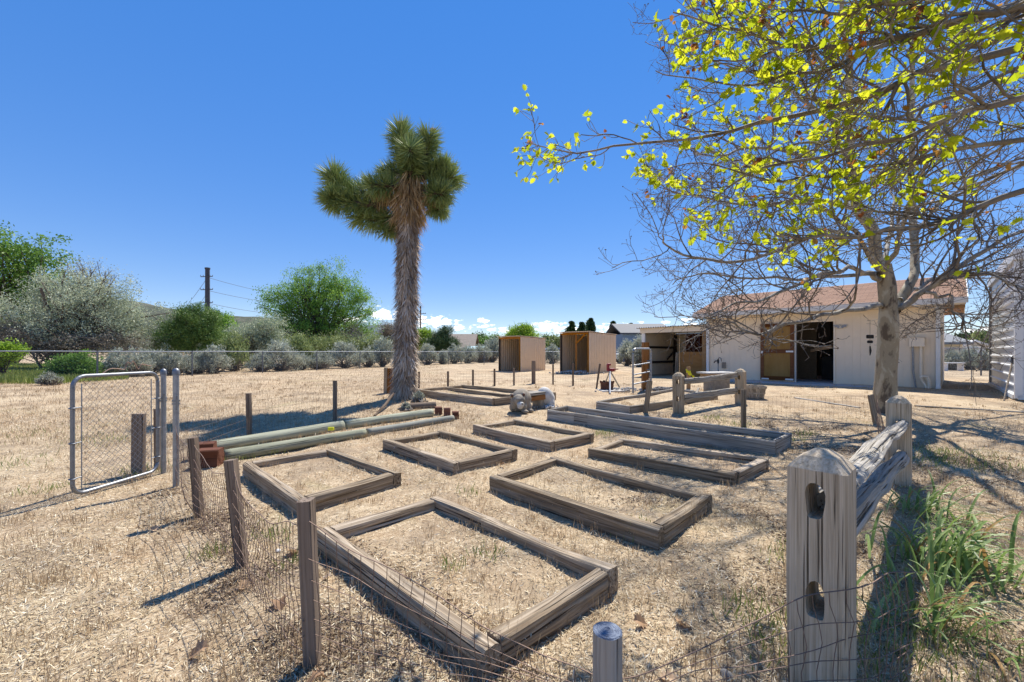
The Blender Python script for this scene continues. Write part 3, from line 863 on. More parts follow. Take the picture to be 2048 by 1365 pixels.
# round post in the near foreground
b = Vector(((1215 - CX) / FPX * 1.47, 1.47, -.1)); t = Vector((b.x, 1.47, EYE - (1262 - HY) / FPX * 1.47))
rp = thing('round_post', 'short round grey post with bluish cut top nearest the camera', 'post', (b.x, b.y, 0))
L = t.z - b.z; sd = 28; sg = 14
xs = np.linspace(0, L, sg + 1); an = np.arange(sd) / sd * 2 * math.pi
Xg, Ag = np.meshgrid(xs, an, indexing='ij')
rr = 0.050 * (1 + .05 * vnoise(np.stack([Xg * 2, np.cos(Ag) * 2, np.sin(Ag) * 2], -1)) - .14 * np.exp(-((Ag - 4.35) / .035) ** 2) - .10 * np.exp(-((Ag - 5.2) / .03) ** 2))
V = np.stack([np.cos(Ag) * rr, np.sin(Ag) * rr, Xg], -1).reshape(-1, 3)
F = [(i * sd + j, i * sd + (j + 1) % sd, (i + 1) * sd + (j + 1) % sd, (i + 1) * sd + j) for i in range(sg) for j in range(sd)]
mw = Matrix.Translation(b)
wood('round_wood', ((0.2, (0.24, 0.205, 0.165)), (0.5, (0.40, 0.355, 0.30)), (0.8, (0.54, 0.49, 0.43))), axis=2, fine=66)
o = link('shaft', pymesh('shaft', V, F), MATS['round_wood'], rp, mw)
ring = V[-sd:]
tv = [tuple(p) for p in ring]; rings = [tv]
for q in (0.93, 0.7, 0.45, 0.2):
    tv = tv if False else tv
    rings.append([(p[0] * q, p[1] * q, L + .004 + .0025 * (1 - q) + 0.0015 * math.sin(40 * q)) for p in ring])
allv = [v for r_ in rings for v in r_] + [(0, 0, L - .003)]
F = []
for r_ in range(len(rings) - 1):
    for j in range(sd):
        F.append((r_ * sd + j, r_ * sd + (j + 1) % sd, (r_ + 1) * sd + (j + 1) % sd, (r_ + 1) * sd + j))
for j in range(sd): F.append(((len(rings) - 1) * sd + j, (len(rings) - 1) * sd + (j + 1) % sd, len(allv) - 1))
m, nt, b2, out = new_mat('cut_top')
tcx = nd(nt, 'ShaderNodeTexCoord').outputs['Object']
wv = nd(nt, 'ShaderNodeTexWave', {'Vector': tcx, 'Scale': 34.0, 'Distortion': 9.0, 'Detail': 3.0, 'Detail Scale': 2.0}, wave_type='RINGS', rings_direction='Z').outputs['Fac']
n9 = noise(nt, tcx, 30.0, 5.0)
cc = ramp(nt, mth(nt, 'ADD', mth(nt, 'MULTIPLY', wv, .22), mth(nt, 'MULTIPLY', n9, .78)), ((.25, (.06, .075, .11)), (.5, (.14, .17, .23)), (.8, (.26, .29, .34))))
nt.links.new(cc, b2.inputs['Base Color']); b2.inputs['Roughness'].default_value = .9
bump(nt, b2, wv, .5, .004)
link('cut_top', pymesh('cut_top', allv, F), MATS['cut_top'], rp, mw)

# ------------------------------------------------------------------ split-rail fences
def rail_post(label, base, height, w, yaw, holes, group, hole_w=.055):
    """square post with a pointed top and oval mortises cut right through along local Y"""
    bm = bmesh.new()
    n = 14; sec = rect_section(w, w, 6, .012)
    rows = []
    zs = list(np.linspace(-.12, height - w * .42, n))
    so = base.x * 5
    for z in zs:
        row = []
        for (a, c) in sec:
            dd = float(vnoise(np.array([a * 30 + so, c * 30, z * 2.0]))) * .015 - max(0, float(vnoise(np.array([a * 90 + so, c * 90, z * 1.3]))) - .1) * .012
            r_ = math.hypot(a, c)
            row.append(bm.verts.new((a + a / r_ * dd, c + c / r_ * dd, z)))
        rows.append(row)
    for (f_, z) in ((.62, height - w * .18), (.22, height - w * .05)):
        rows.append([bm.verts.new((a * f_, c * f_, z + float(vnoise(np.array([a * 40, c * 40, z * 9]))) * .008)) for (a, c) in sec])
    m_ = len(sec)
    for i in range(len(rows) - 1):
        for j in range(m_):
            bm.faces.new((rows[i][j], rows[i][(j + 1) % m_], rows[i + 1][(j + 1) % m_], rows[i + 1][j]))
    bm.faces.new(rows[-1]); bm.faces.new(rows[0][::-1])
    me = bpy.data.meshes.new('rail_post'); bm.to_mesh(me); bm.free()
    me.materials.append(MATS['post_z'])
    o = bpy.data.objects.new('fence_post', me); COL.objects.link(o)
    for (hz, hh) in holes:
        bm = bmesh.new()
        k = 20; ra_, rb_ = [], []
        for j in range(k):
            t = j / k * 2 * math.pi
            wob = 1 + .05 * math.sin(3 * t + hz * 9) + .04 * math.sin(5 * t)
            cs, sn = math.cos(t), math.sin(t); x_, z_ = hole_w * .5 * math.copysign(abs(cs) ** .62, cs) * wob, hz + hh * .5 * math.copysign(abs(sn) ** .8, sn) * wob
            ra_.append(bm.verts.new((x_, -w, z_))); rb_.append(bm.verts.new((x_, w, z_)))
        bm.faces.new(ra_); bm.faces.new(rb_[::-1])
        for j in range(k): bm.faces.new((ra_[(j + 1) % k], ra_[j], rb_[j], rb_[(j + 1) % k]))
        bmesh.ops.recalc_face_normals(bm, faces=list(bm.faces))
        cme = bpy.data.meshes.new('cut'); bm.to_mesh(cme); bm.free()
        co = bpy.data.objects.new('cut', cme); COL.objects.link(co)
        md = o.modifiers.new('cut', 'BOOLEAN'); md.operation = 'DIFFERENCE'; md.object = co; md.solver = 'EXACT'
        dg = bpy.context.evaluated_depsgraph_get(); dg.update()
        nm = bpy.data.meshes.new_from_object(o.evaluated_get(dg))
        o.modifiers.clear(); o.data = nm
        bpy.data.objects.remove(co)
    o.location = base; o.rotation_euler = (0, 0, yaw)
    return tag(o, label, 'fence post', group)
wood('post_z', ((0.28, (0.25, 0.19, 0.125)), (0.5, (0.52, 0.43, 0.315)), (0.74, (0.72, 0.62, 0.48))), axis=2, fine=74, along=1.6, bd=.008, bs=.9, ck=(.325, .385))
RG = 'pointed split-rail fence posts'
d1 = 1.68
base1 = Vector(((1643 - CX) / FPX * d1, d1, 0.0)); h1 = EYE - (893 - HY) / FPX * d1
base2 = G(1797, 968); h2 = (EYE - (790 - HY) / FPX * base2.y) - base2.z
run = (base2 - base1); yaw1 = math.atan2(run.y, run.x) - math.pi / 2
hz = lambda py: EYE - (py - HY) / FPX * (d1 - .08)
rail_post('big weathered post with two oval holes, nearest on the right', base1, h1, .190, yaw1 - .05, ((hz(1006), .135), (hz(1208), .14)), RG, .062)
rail_post('weathered pointed post in front of the big tree', base2, h2, .19, yaw1 + .1, ((.60, .12), (.30, .12)), RG, .05)
def zr(px, py, d): return P(px, py, d)
ra1 = base1 + Vector((run.x, run.y, 0)).normalized() * .05
beam('fence_rail', Vector((ra1.x, ra1.y, .745)), Vector((base2.x, base2.y, .600)), .175, .075, MATS['rail_silver'], None, seg=60, k=9, amp=.010, groove=.013, r=.014, seed=61, wav=.03, up=Vector((-.55, .25, .8)))
tag(bpy.data.objects['fence_rail'], 'upper twisted silvery rail between the two near posts', 'fence rail', 'split rails')
o = beam('fence_rail', Vector((ra1.x, ra1.y, .575)), Vector((base2.x + .03, base2.y, .29)), .12, .10, MATS['rail_silver'], None, seg=60, k=9, amp=.010, groove=.012, r=.016, seed=62, wav=.016, up=Vector((-.4, .2, .9)))
tag(o, 'lower silvery rail between the two near posts', 'fence rail', 'split rails')
b3, b4 = G(1357, 825), G(1481, 806)
run2 = b4 - b3; yaw2 = math.atan2(run2.y, run2.x) - math.pi / 2
h3 = (EYE - (744 - HY) / FPX * b3.y) - b3.z; h4 = (EYE - (737 - HY) / FPX * b4.y) - b4.z
rail_post('pointed post with two holes behind the long grey board bed', b3, h3, .20, yaw2 + .45, ((h3 * .76, .10), (h3 * .34, .10)), RG, .05)
rail_post('pointed post beside the wooden basket', b4, h4, .19, yaw2 + .2, ((h4 * .74, .10), (h4 * .32, .10)), RG, .05)
o = beam('fence_rail', P(1366, 763, b3.y), P(1474, 750, b4.y), .07, .12, MATS['rail_silver'], None, seg=30, k=5, amp=.012, groove=.006, seed=63, wav=.035, r=.014)
tag(o, 'upper grey rail in front of the stone table', 'fence rail', 'split rails')
o = beam('fence_rail', P(1366, 795, b3.y), P(1474, 781, b4.y), .07, .12, MATS['rail_silver'], None, seg=30, k=5, amp=.012, groove=.006, seed=64, wav=.02, r=.014)
tag(o, 'lower grey rail in front of the stone table', 'fence rail', 'split rails')

# ------------------------------------------------------------------ wire fencing
def net(label, pts, heights, sp=.05, rows=(0, .05, .12, .19, .26, .33, .42, .52), rad=.0013, sag=0.0, seed=0, mat='rust_wire', wob=.006, floor=.01):
    pts = [Vector(p) for p in pts]
    L = [0.0]
    for i in range(1, len(pts)): L.append(L[-1] + (Vector((pts[i].x, pts[i].y, 0)) - Vector((pts[i - 1].x, pts[i - 1].y, 0))).length)
    L = np.array(L); PX = np.array([p.x for p in pts]); PY = np.array([p.y for p in pts]); H = np.array(heights, float)
    t = thing('wire_fence', label, 'wire fence', (pts[0].x, pts[0].y, pts[0].z), 'sagging wire fencing')
    B = Batch()
    def at(s, f):
        s = np.asarray(s, float); f = np.asarray(f, float)
        x = np.interp(s, L, PX); y = np.interp(s, L, PY); h = np.interp(s, L, H)
        k = np.clip(np.searchsorted(L, s, side='right') - 1, 0, len(L) - 2)
        u = (s - L[k]) / (L[k + 1] - L[k] + 1e-9)
        sg = sag * 4 * u * (1 - u)
        nz = vnoise(np.stack([s * 2.3 + seed, f * 3, f * 0 + seed], -1)); nz2 = vnoise(np.stack([s * 5.1 + seed, f * 7, f * 0 + seed + 9], -1))
        z = gz(x, y) + floor + f * (h - sg) + nz2 * wob * 1.4
        return np.stack([x + nz * wob * 3, y + nz2 * wob * 3, z], -1)
    ns = int(L[-1] / sp)
    S_ = (np.arange(ns) + .5) * sp
    nf = 9
    ff = np.linspace(0, 1, nf)
    paths = at(np.repeat(S_[:, None], nf, 1) + vnoise(np.stack([S_[:, None] * 3 + 0 * ff, ff[None] * 3 + 0 * S_[:, None], 0 * S_[:, None] * ff + seed], -1)) * .015, np.repeat(ff[None], ns, 0))
    B.add(*tubes(paths, np.full(paths.shape[:2], rad), 3))
    hmax = max(heights)
    for r_ in rows:
        f = min(1.0, r_ / hmax)
        s = np.linspace(0, L[-1], max(8, int(L[-1] / .045)))
        B.add(*tubes(at(s, np.full(len(s), f))[None], np.full((1, len(s)), rad * (1.5 if f > .98 else 1.1)), 3))
    o = link('wire_net', B.mesh('wire_net'), MATS[mat], t)
    o['kind'] = 'stuff'
    return t
sa = S['a'][1]
mid = sa.lerp(Vector((rp.location.x, 1.5, 0)), .5)
net('sagging rusty wire net from the tallest stake past the round post', [sa + Vector((0, -.035, 0)), mid, Vector((rp.location.x, 1.53, 0)), base1 + Vector((-.12, -.13, 0)), base1 + Vector((.10, -.14, 0)), base1 + Vector((.38, .0, 0))],
    [.62, .36, .14, .44, .50, .46], sp=.055, rows=(0, .06, .13, .20, .28, .37, .47, .62), rad=.0018, seed=1, wob=.012)
gp = G(352, 972)
net('rusty wire net on the three dark stakes left of the beds', [gp, S['c'][1] + Vector((-.03, -.03, 0)), S['b'][1] + Vector((-.03, -.04, 0)), S['a'][1] + Vector((-.03, -.04, 0))], [.60, .58, .60, .62],
    sp=.05, rows=(0, .06, .13, .20, .27, .34, .42, .50, .62), rad=.0017, seed=2, wob=.012, sag=.10)
net('thin wire net behind the green logs', [G(330, 948), S['d'][1], S['e'][1], G(772, 789)], [.55, .55, .55, .55], sp=.10, rows=(0, .1, .2, .3, .4, .55), rad=.0013, seed=3)
net('thin wire net behind the divided bed', [S[k][1] for k in ('g1', 'g2', 'g3', 'g4', 'g5')] + [G(1067, 769)] + [S[k][1] for k in ('g7', 'g8', 'g9')] + [G(1264, 788)], [.45] * 10, sp=.12, rows=(0, .15, .3, .45), rad=.0013, seed=4)
net('thin wire net from the rail fence to the big tree', [S['i'][1], S['j'][1], base2 + Vector((-.05, .05, 0))], [.5, .48, .4], sp=.08, rows=(0, .1, .2, .3, .4, .5), rad=.0013, seed=5)
net('thin wire net between the small tube gate and the rail fence', [G(1301, 787), S['h'][1], b3], [.5, .5, .5], sp=.10, rows=(0, .15, .3, .5), rad=.0013, seed=6)
# ------------------------------------------------------------------ chain-link walk gate
hp, lp_ = G(327, 946), G(352, 972)
free = G(145, 1003)
gate = thing('chain_link_gate', 'open galvanised chain-link walk gate with rounded frame corners', 'gate', (free.x, free.y, free.z))
zt = lambda p, py: EYE - (py - HY) / FPX * p.y
gdir = (hp - free); gdir.z = 0; glen = gdir.length - .07; gdir.normalize()
z0, z1 = .05, 1.125
def gpt(s, z): return free + gdir * s + Vector((0, 0, z))
rc = .10
def arc(c, a0, a1, n=6): return [gpt(c[0] + rc * math.cos(a0 + (a1 - a0) * i / n), c[1] + rc * math.sin(a0 + (a1 - a0) * i / n)) for i in range(n + 1)]
loop = arc((rc, z1 - rc), math.pi, math.pi / 2) + arc((glen - rc, z1 - rc), math.pi / 2, 0) + arc((glen - rc, z0 + rc), 0, -math.pi / 2) + arc((rc, z0 + rc), -math.pi / 2, -math.pi)
loop = loop + [loop[0]]
tube_obj('frame', loop, .0175, MATS['galvanised'], gate, 10, caps=False)
for s in (.075, glen - .075):
    tube_obj('tension_bar', [gpt(s, .09), gpt(s, z1 - .07)], .005, MATS['galv_dull'], gate, 5)
for (s, dx) in ((.0, .075), (glen, -.075)):
    for z in (.20, .52, .84):
        B = Batch(); B.path([gpt(s + math.cos(a) * .024, z) + Vector((-gdir.y, gdir.x, 0)) * math.sin(a) * .024 for a in np.linspace(0, 2 * math.pi, 9)], .006, 5)
        B.path([gpt(s, z), gpt(s + dx, z)], .006, 5)
        link('band_clamp', B.mesh('band_clamp'), MATS['galvanised'], gate)
B = Batch(); nrm = Vector((-gdir.y, gdir.x, 0))
sp = .058
s0, s1, zb, ztop = .075, glen - .075, .06, z1 - .02
k = -40
while k * sp * 1.0 < 2.5:
    for sgn in (1, -1):
        # zig-zag wires read as two families of diagonals
        pts = []
        c = k * sp
        for z in np.linspace(zb, ztop, 40):
            s = c + sgn * (z - zb)
            if s0 <= s <= s1: pts.append(gpt(s, z) + nrm * (.003 * sgn * math.sin((z - zb) / sp * math.pi)))
        if len(pts) >= 2: B.path(pts, .0016, 3)
    k += 1
o = link('chain_link_mesh', B.mesh('chain_link_mesh'), MATS['galvanised'], gate); o['kind'] = 'stuff'
# crumpled loose tie wire along the top rail
pts = [gpt(s, z1 + .018 + z) for s, z in ((.26, 0), (.33, .04), (.42, .035), (.47, .03), (.50, .10), (.53, .085), (.56, .11), (.60, .04), (.62, .03), (.65, .075), (.72, .06), (.76, .055))]
tube_obj('loose_wire', smooth_path(pts, 40), .006, MATS['rust_wire'], gate, 5)

def pipe_post(label, base, top_z, r, group=None):
    t = thing('gate_post', label, 'gate post', base, group)
    tube_obj('pipe', [base - Vector((0, 0, .1)), Vector((base.x, base.y, top_z))], r, MATS['galv_dull'], t, 14)
    prof = [(r * 1.22, 0), (r * 1.22, .035), (r * .95, .055), (r * .4, .066), (0.001, .068)]
    V, F = [], []
    sd = 14
    for (q, z) in prof:
        V += [(base.x + q * math.cos(a), base.y + q * math.sin(a), top_z - .01 + z) for a in np.arange(sd) / sd * 2 * math.pi]
    for i in range(len(prof) - 1):
        for j in range(sd): F.append((i * sd + j, i * sd + (j + 1) % sd, (i + 1) * sd + (j + 1) % sd, (i + 1) * sd + j))
    link('cap', pymesh('cap', V, F), MATS['galvanised'], t, smooth=True)
    for z in (top_z - .30, top_z - .27):
        tube_obj('clamp', [Vector((base.x, base.y, z - .008)), Vector((base.x, base.y, z + .008))], r * 1.25, MATS['galvanised'], t, 12)
    tube_obj('hinge_pin', [Vector((base.x + r, base.y - r, top_z - .36)), Vector((base.x + r * 1.2, base.y - r, top_z - .22))], .009, MATS['galvanised'], t, 6)
    return t
pipe_post('capped steel gate post standing alone on the right of the gate', lp_, zt(lp_, 748), .027, 'steel gate posts')
pipe_post('capped steel post on which the chain-link gate hangs', hp, zt(hp, 748), .026, 'steel gate posts')

# ------------------------------------------------------------------ boundary chain-link fence
FA, FB = Vector((-16.4, 15.3)), Vector((-4.4, 38.0))
def fence_pt(t): return FA + (FB - FA) * t
def fence_depth(px):
    k = (px - CX) / FPX
    d = FB - FA
    t = (k * FA.y - FA.x) / (d.x - k * d.y)
    return FA.y + d.y * t
def boundary(label, line, h, every, top=True):
    t = thing('chain_link_fence', label, 'fence', (line[0].x, line[0].y, float(gz(line[0].x, line[0].y))))
    B = Batch()
    for a, b in zip(line[:-1], line[1:]):
        L = (b - a).length; n = max(1, round(L / every))
        for i in range(n + 1):
            if i == n and b is not line[-1]: continue
            p = a.lerp(b, i / n); z = float(gz(p.x, p.y))
            tube_obj('post', [Vector((p.x, p.y, z - .1)), Vector((p.x, p.y, z + h + .02))], .03, MATS['fence_steel'], t, 8)
        z0_, z1_ = float(gz(a.x, a.y)), float(gz(b.x, b.y))
        tube_obj('top_rail', [Vector((p.x, p.y, float(gz(p.x, p.y)) + h)) for p in [a.lerp(b, i / 20) for i in range(21)]], .021, MATS['galv_dull'], t, 8)
        sp = .085; m = int(L / sp)
        hs = h - .06
        st = []
        for sgn in (1, -1):
            s = np.arange(-int(hs / sp) - 1, m + int(hs / sp) + 1) * sp
            e = s + sgn * hs
            sa, sb = np.clip(s, 0, L), np.clip(e, 0, L)
            fa = np.where(np.abs(e - s) > 0, (sa - s) / (e - s), 0) * hs; fb = (sb - s) / (e - s) * hs
            ok = np.abs(sb - sa) > .02
            for (q, f) in ((sa, fa), (sb, fb)): pass
            xa = a.x + (b.x - a.x) * sa / L; ya = a.y + (b.y - a.y) * sa / L; xb = a.x + (b.x - a.x) * sb / L; yb = a.y + (b.y - a.y) * sb / L
            Pp = np.stack([np.stack([xa, ya, gz(xa, ya) + .03 + fa], -1), np.stack([xb, yb, gz(xb, yb) + .03 + fb], -1)], 1)[ok]
            B.add(*tubes(Pp, np.full(Pp.shape[:2], .0022), 3))
    o = link('chain_link_mesh', B.mesh('chain_link_mesh'), MATS['fence_steel'], t); o['kind'] = 'stuff'
    return t
boundary('long chain-link boundary fence in front of the sagebrush', [FA - (FB - FA) * .33, fence_pt(.92), Vector((9.5, 37.5))], 1.10, 3.3)
boundary('chain-link fence between the barn corner and the tall metal building', [Vector((16.2, 19.2)), Vector((24.0, 19.6))], 1.25, 3.0)

# ------------------------------------------------------------------ stone animal bench
def blobs_mesh(name, blobs, res=.02):
    mb = bpy.data.metaballs.new(name); mb.resolution = res; mb.render_resolution = res; mb.threshold = .5
    ob = bpy.data.objects.new(name, mb); COL.objects.link(ob)
    for (c, r, s) in blobs:
        e = mb.elements.new(type='ELLIPSOID'); e.co = c; e.radius = r * 1.55; e.size_x, e.size_y, e.size_z = s; e.stiffness = 4
    bpy.context.view_layer.update()
    dg = bpy.context.evaluated_depsgraph_get(); dg.update()
    me = bpy.data.meshes.new_from_object(ob.evaluated_get(dg))
    bpy.data.objects.remove(ob); bpy.data.metaballs.remove(mb)
    return me
pb = G(1038, 824)
bench = thing('animal_bench', 'low garden bench held between the two halves of a stone bear', 'bench', pb)
ud = (G(1094, 812) - pb); ud.z = 0; ud.normalize()
mw = Matrix((ud, Vector((-ud.y, ud.x, 0)), Vector((0, 0, 1)))).transposed().to_4x4(); mw.translation = pb
front = [((.10, .02, .25), .17, (1.15, 1, 1.1)), ((.02, .0, .20), .15, (1.1, 1, 1.2)), ((-.02, -.15, .09), .06, (1, 1, 1.5)), ((.14, -.13, .09), .064, (1, 1, 1.5)), ((-.04, .14, .08), .06, (1, 1, 1.3)), ((.16, .12, .08), .06, (1, 1, 1.3)),
         ((-.05, -.22, .03), .048, (1, 1.4, .7)), ((.12, -.20, .03), .048, (1, 1.4, .7))]
head = [((-.13, -.12, .25), .115, (1, 1, .95)), ((-.17, -.17, .28), .05, (1.5, 1, .6))]
muzzle = [((-.19, -.22, .18), .062, (1, 1.15, .85)), ((-.19, -.21, .13), .05, (1, 1, .7))]
link('bear_front', blobs_mesh('bear_front', front), MATS['stone_cast'], bench, mw, smooth=True)
hd = link('head', blobs_mesh('head', head), MATS['stone_cast'], bench, mw, smooth=True)
link('muzzle', blobs_mesh('muzzle', muzzle), MATS['stone_pale'], hd, mw, smooth=True)
for (x, y, z) in ((-.24, -.03, .345), (-.055, -.17, .36)):
    ear = link('ear', blobs_mesh('ear', [((x, y, z), .045, (1, .6, 1))]), MATS['stone_cast'], hd, mw, smooth=True)
    link('inner_ear', blobs_mesh('inner_ear', [((x - .015, y - .025, z), .026, (1, .6, 1))], .012), MATS['rust_iron'], hd, mw, smooth=True)
link('nose', box_mesh(.05, .03, .03, .012), MATS['black_iron'], hd, mw @ Matrix.Translation((-.20, -.285, .20)))
for (x, y, z) in ((-.155, -.225, .275), (-.225, -.185, .275)):
    link('eye', box_mesh(.02, .02, .02, .008), MATS['black_iron'], hd, mw @ Matrix.Translation((x, y, z)))
rear = [((.78, 0, .27), .15, (1, 1, 1.1)), ((.86, .0, .18), .16, (1, 1.05, 1.1)), ((.84, -.13, .09), .075, (1, 1, 1.2)), ((.90, .12, .09), .075, (1, 1, 1.2)), ((.98, .0, .22), .05, (1, 1, 1)), ((.80, -.19, .03), .05, (1.3, 1.2, .6))]
link('bear_rear', blobs_mesh('bear_rear', rear), MATS['stone_pale'], bench, mw, smooth=True)
link('seat', box_mesh(.72, .30, .06, .012, centre=(.42, .03, .335)), MATS['board_grey'], bench, mw)
link('support', box_mesh(.12, .24, .30, .01, centre=(.62, .03, .15)), MATS['stone_cast'], bench, mw)
link('apron', box_mesh(.66, .05, .10, .006, centre=(.42, -.10, .253)), MATS['brown_post'], bench, mw)

# ------------------------------------------------------------------ red vise on tripod over a rusty pot
vb = G(1220, 778)
vise = thing('bench_vise', 'red vise on a pipe tripod beside the leaning stake', 'vise', vb)
top = P(1220, 742, vb.y)
for (px, py) in ((1220, 788), (1239, 775), (1208, 774)):
    tube_obj('leg', [top + Vector((0, 0, .0)), G(px, py)], .022, MATS['galv_dull'], vise, 8)
mwv = Matrix.Translation(top)
link('body', box_mesh(.20, .10, .09, .015, centre=(.03, 0, .03)), MATS['red_paint'], vise, mwv)
link('fixed_jaw', box_mesh(.07, .11, .20, .015, centre=(-.06, 0, .09)), MATS['red_paint'], vise, mwv)
link('moving_jaw', box_mesh(.10, .10, .06, .012, centre=(-.03, 0, .185)), MATS['red_paint'], vise, mwv)
tube_obj('screw_handle', [top + Vector((.10, 0, .04)), top + Vector((.24, -.02, .05))], .016, MATS['red_paint'], vise, 6)
pc = G(1214, 781)
pot = thing('fire_pot', 'rusty iron fire ring standing under the red vise', 'fire pot', pc)
V, F = [], []
sd = 20; prof = [(.16, 0), (.18, .03), (.185, .19), (.20, .20), (.20, .225), (.175, .225), (.17, .05), (.0, .05)]
for (q, z) in prof: V += [(q * math.cos(a), q * math.sin(a), z) for a in np.arange(sd) / sd * 2 * math.pi]
for i in range(len(prof) - 1):
    for j in range(sd): F.append((i * sd + j, i * sd + (j + 1) % sd, (i + 1) * sd + (j + 1) % sd, (i + 1) * sd + j))
link('bowl', pymesh('bowl', V, F), MATS['rust_iron'], pot, Matrix.Translation(pc))
for a in np.arange(7) / 7 * 2 * math.pi:
    link('rim_tooth', box_mesh(.07, .03, .05, .006), MATS['rust_iron'], pot, Matrix.Translation(pc + Vector((.19 * math.cos(a), .19 * math.sin(a), .245))) @ Matrix.Rotation(a + 1.57, 4, 'Z'))
def slab(name, label, cat, px, py, ux, sx, sy, sz, mat, lift=0.0):
    return tag(box_at(name, G(px, py, lift - .01), ux, sx, sy, sz, MATS[mat], None, .008), label, cat)
slab('paving_slab', 'pale flat slab under the rusty fire ring', 'slab', 1226, 783, (1, .1), .75, .55, .035, 'stone_pale')

# ------------------------------------------------------------------ small tube gate with post
ga, gb_ = G(1266, 790), G(1302, 786)
tg = thing('tube_gate', 'narrow galvanised tube gate standing beside the brown post', 'gate', ga)
H_ = EYE - (698 - HY) / FPX * ga.y - ga.z
def q(s, z): return ga.lerp(gb_, s) + Vector((0, 0, z))
fr_ = [q(0, .04), q(0, H_ - .12)] + [q(.12 - .12 * math.cos(a), H_ - .12 + .12 * math.sin(a)) for a in (.5, 1.0, 1.57)] + [q(.88 + .12 * math.sin(a), H_ - .12 + .12 * math.cos(a)) for a in (0, .5, 1.0)] + [q(1, H_ - .12), q(1, .04)]
tube_obj('frame', fr_, .024, MATS['galv_dull'], tg, 8)
for z in (.30, .54, .78):
    tube_obj('bar', [q(.02, z - .03), q(.98, z + .03)], .018, MATS['galv_dull'], tg, 8)
for z in (.62, .85): tube_obj('hinge', [q(1.0, z), q(1.0, z) + Vector((-.10, .03, 0))], .02, MATS['galvanised'], tg, 6)
stake('stout reddish-brown post behind the narrow tube gate', 1290, 782, 1291, 685, .17, 'brown_post', thick=.15, name='wooden_post', cat='post')

# ------------------------------------------------------------------ stone table, basket, post with tape
tb = G(1433, 785)
tbl = thing('stone_table', 'low table of a pale slab on a rough block', 'table', tb)
ux = (1, .25)
H_t = EYE - (744 - HY) / FPX * tb.y - tb.z
box_at('table_top', tb + Vector((0, 0, H_t - .05)), ux, .88, .52, .045, MATS['stone_pale'], tbl, .008)
box_at('apron', tb + Vector((0, 0, H_t - .17)), ux, .74, .38, .12, MATS['tan_lumber'], tbl, .006)
box_at('base', tb, ux, .56, .36, H_t - .17, MATS['stone_cast'], tbl, .015)

bc = G(1510, 797)
bsk = thing('bushel_basket', 'old wooden bushel basket standing on the dry ground', 'basket', bc)
r0, r1, hb = .185, .245, .30
ns = 18
for i in range(ns):
    a = i / ns * 2 * math.pi; da = 2 * math.pi / ns * .46
    V = []
    for (z, r_) in ((0, r0), (hb, r1)):
        for (s, o_) in ((-1, 0), (1, 0), (1, -.012), (-1, -.012)):
            V.append((bc.x + (r_ + o_) * math.cos(a + s * da), bc.y + (r_ + o_) * math.sin(a + s * da), bc.z + z + .005))
    F = [(0, 1, 5, 4), (1, 2, 6, 5), (2, 3, 7, 6), (3, 0, 4, 7), (4, 5, 6, 7), (3, 2, 1, 0)]
    link('stave', pymesh('stave', V, F), MATS['basket_wood'], bsk)
for (z, hh, rr_) in ((hb - .055, .055, r1 + .001), (.12, .03, r0 + .028)):
    V = []; F = []; sd = 24
    for (dz, o_) in ((0, .004), (hh, .010), (hh, -.004), (0, -.008)):
        V += [(bc.x + (rr_ + o_) * math.cos(a), bc.y + (rr_ + o_) * math.sin(a), bc.z + z + dz) for a in np.arange(sd) / sd * 2 * math.pi]
    for i in range(4):
        for j in range(sd): F.append((i * sd + j, i * sd + (j + 1) % sd, ((i + 1) % 4) * sd + (j + 1) % sd, ((i + 1) % 4) * sd + j))
    link('hoop', pymesh('hoop', V, F), MATS['basket_wood'], bsk)
V = [(bc.x + (r0 - .01) * math.cos(a), bc.y + (r0 - .01) * math.sin(a), bc.z + .02) for a in np.arange(18) / 18 * 2 * math.pi]
link('bottom', pymesh('bottom', V, [tuple(range(18))]), MATS['basket_wood'], bsk)
V = [(bc.x + (r1 - .03) * math.cos(a), bc.y + (r1 - .03) * math.sin(a), bc.z + hb - .07 + .015 * math.sin(a * 5)) for a in np.arange(18) / 18 * 2 * math.pi]
link('soil', pymesh('soil', V, [tuple(range(18))]), MATS['ground_dry'], bsk)

_, wb, wt = stake('short pale post with yellow tape in front of the barn lean-to', 1377, 778, 1377, 734, .09, 'tan_lumber', name='wooden_post', cat='post')
tape = thing('caution_tape', 'bright yellow tape tied round the short pale post', 'tape', wb + Vector((0, 0, .3)))
V = []; F = []
for i, s in enumerate(np.linspace(0, 1, 12)):
    c = P(1371 + 18 * s, 742 + 15 * s ** 1.2, wb.y - .09) + Vector((0, .01 * math.sin(s * 9), .02 * math.sin(s * 14)))
    V += [c + Vector((0, 0.01 * math.sin(s * 20), .05)), c + Vector((.02, -.02 * math.cos(s * 11), -.05))]
for i in range(11): F.append((2 * i, 2 * i + 1, 2 * i + 3, 2 * i + 2))
link('loose_end', pymesh('loose_end', V, F), MATS['tape_yellow'], tape)
mwt = Matrix.Translation(P(1377, 744, wb.y))
link('band', box_mesh(.102, .102, .07, .01), MATS['tape_yellow'], tape, mwt)

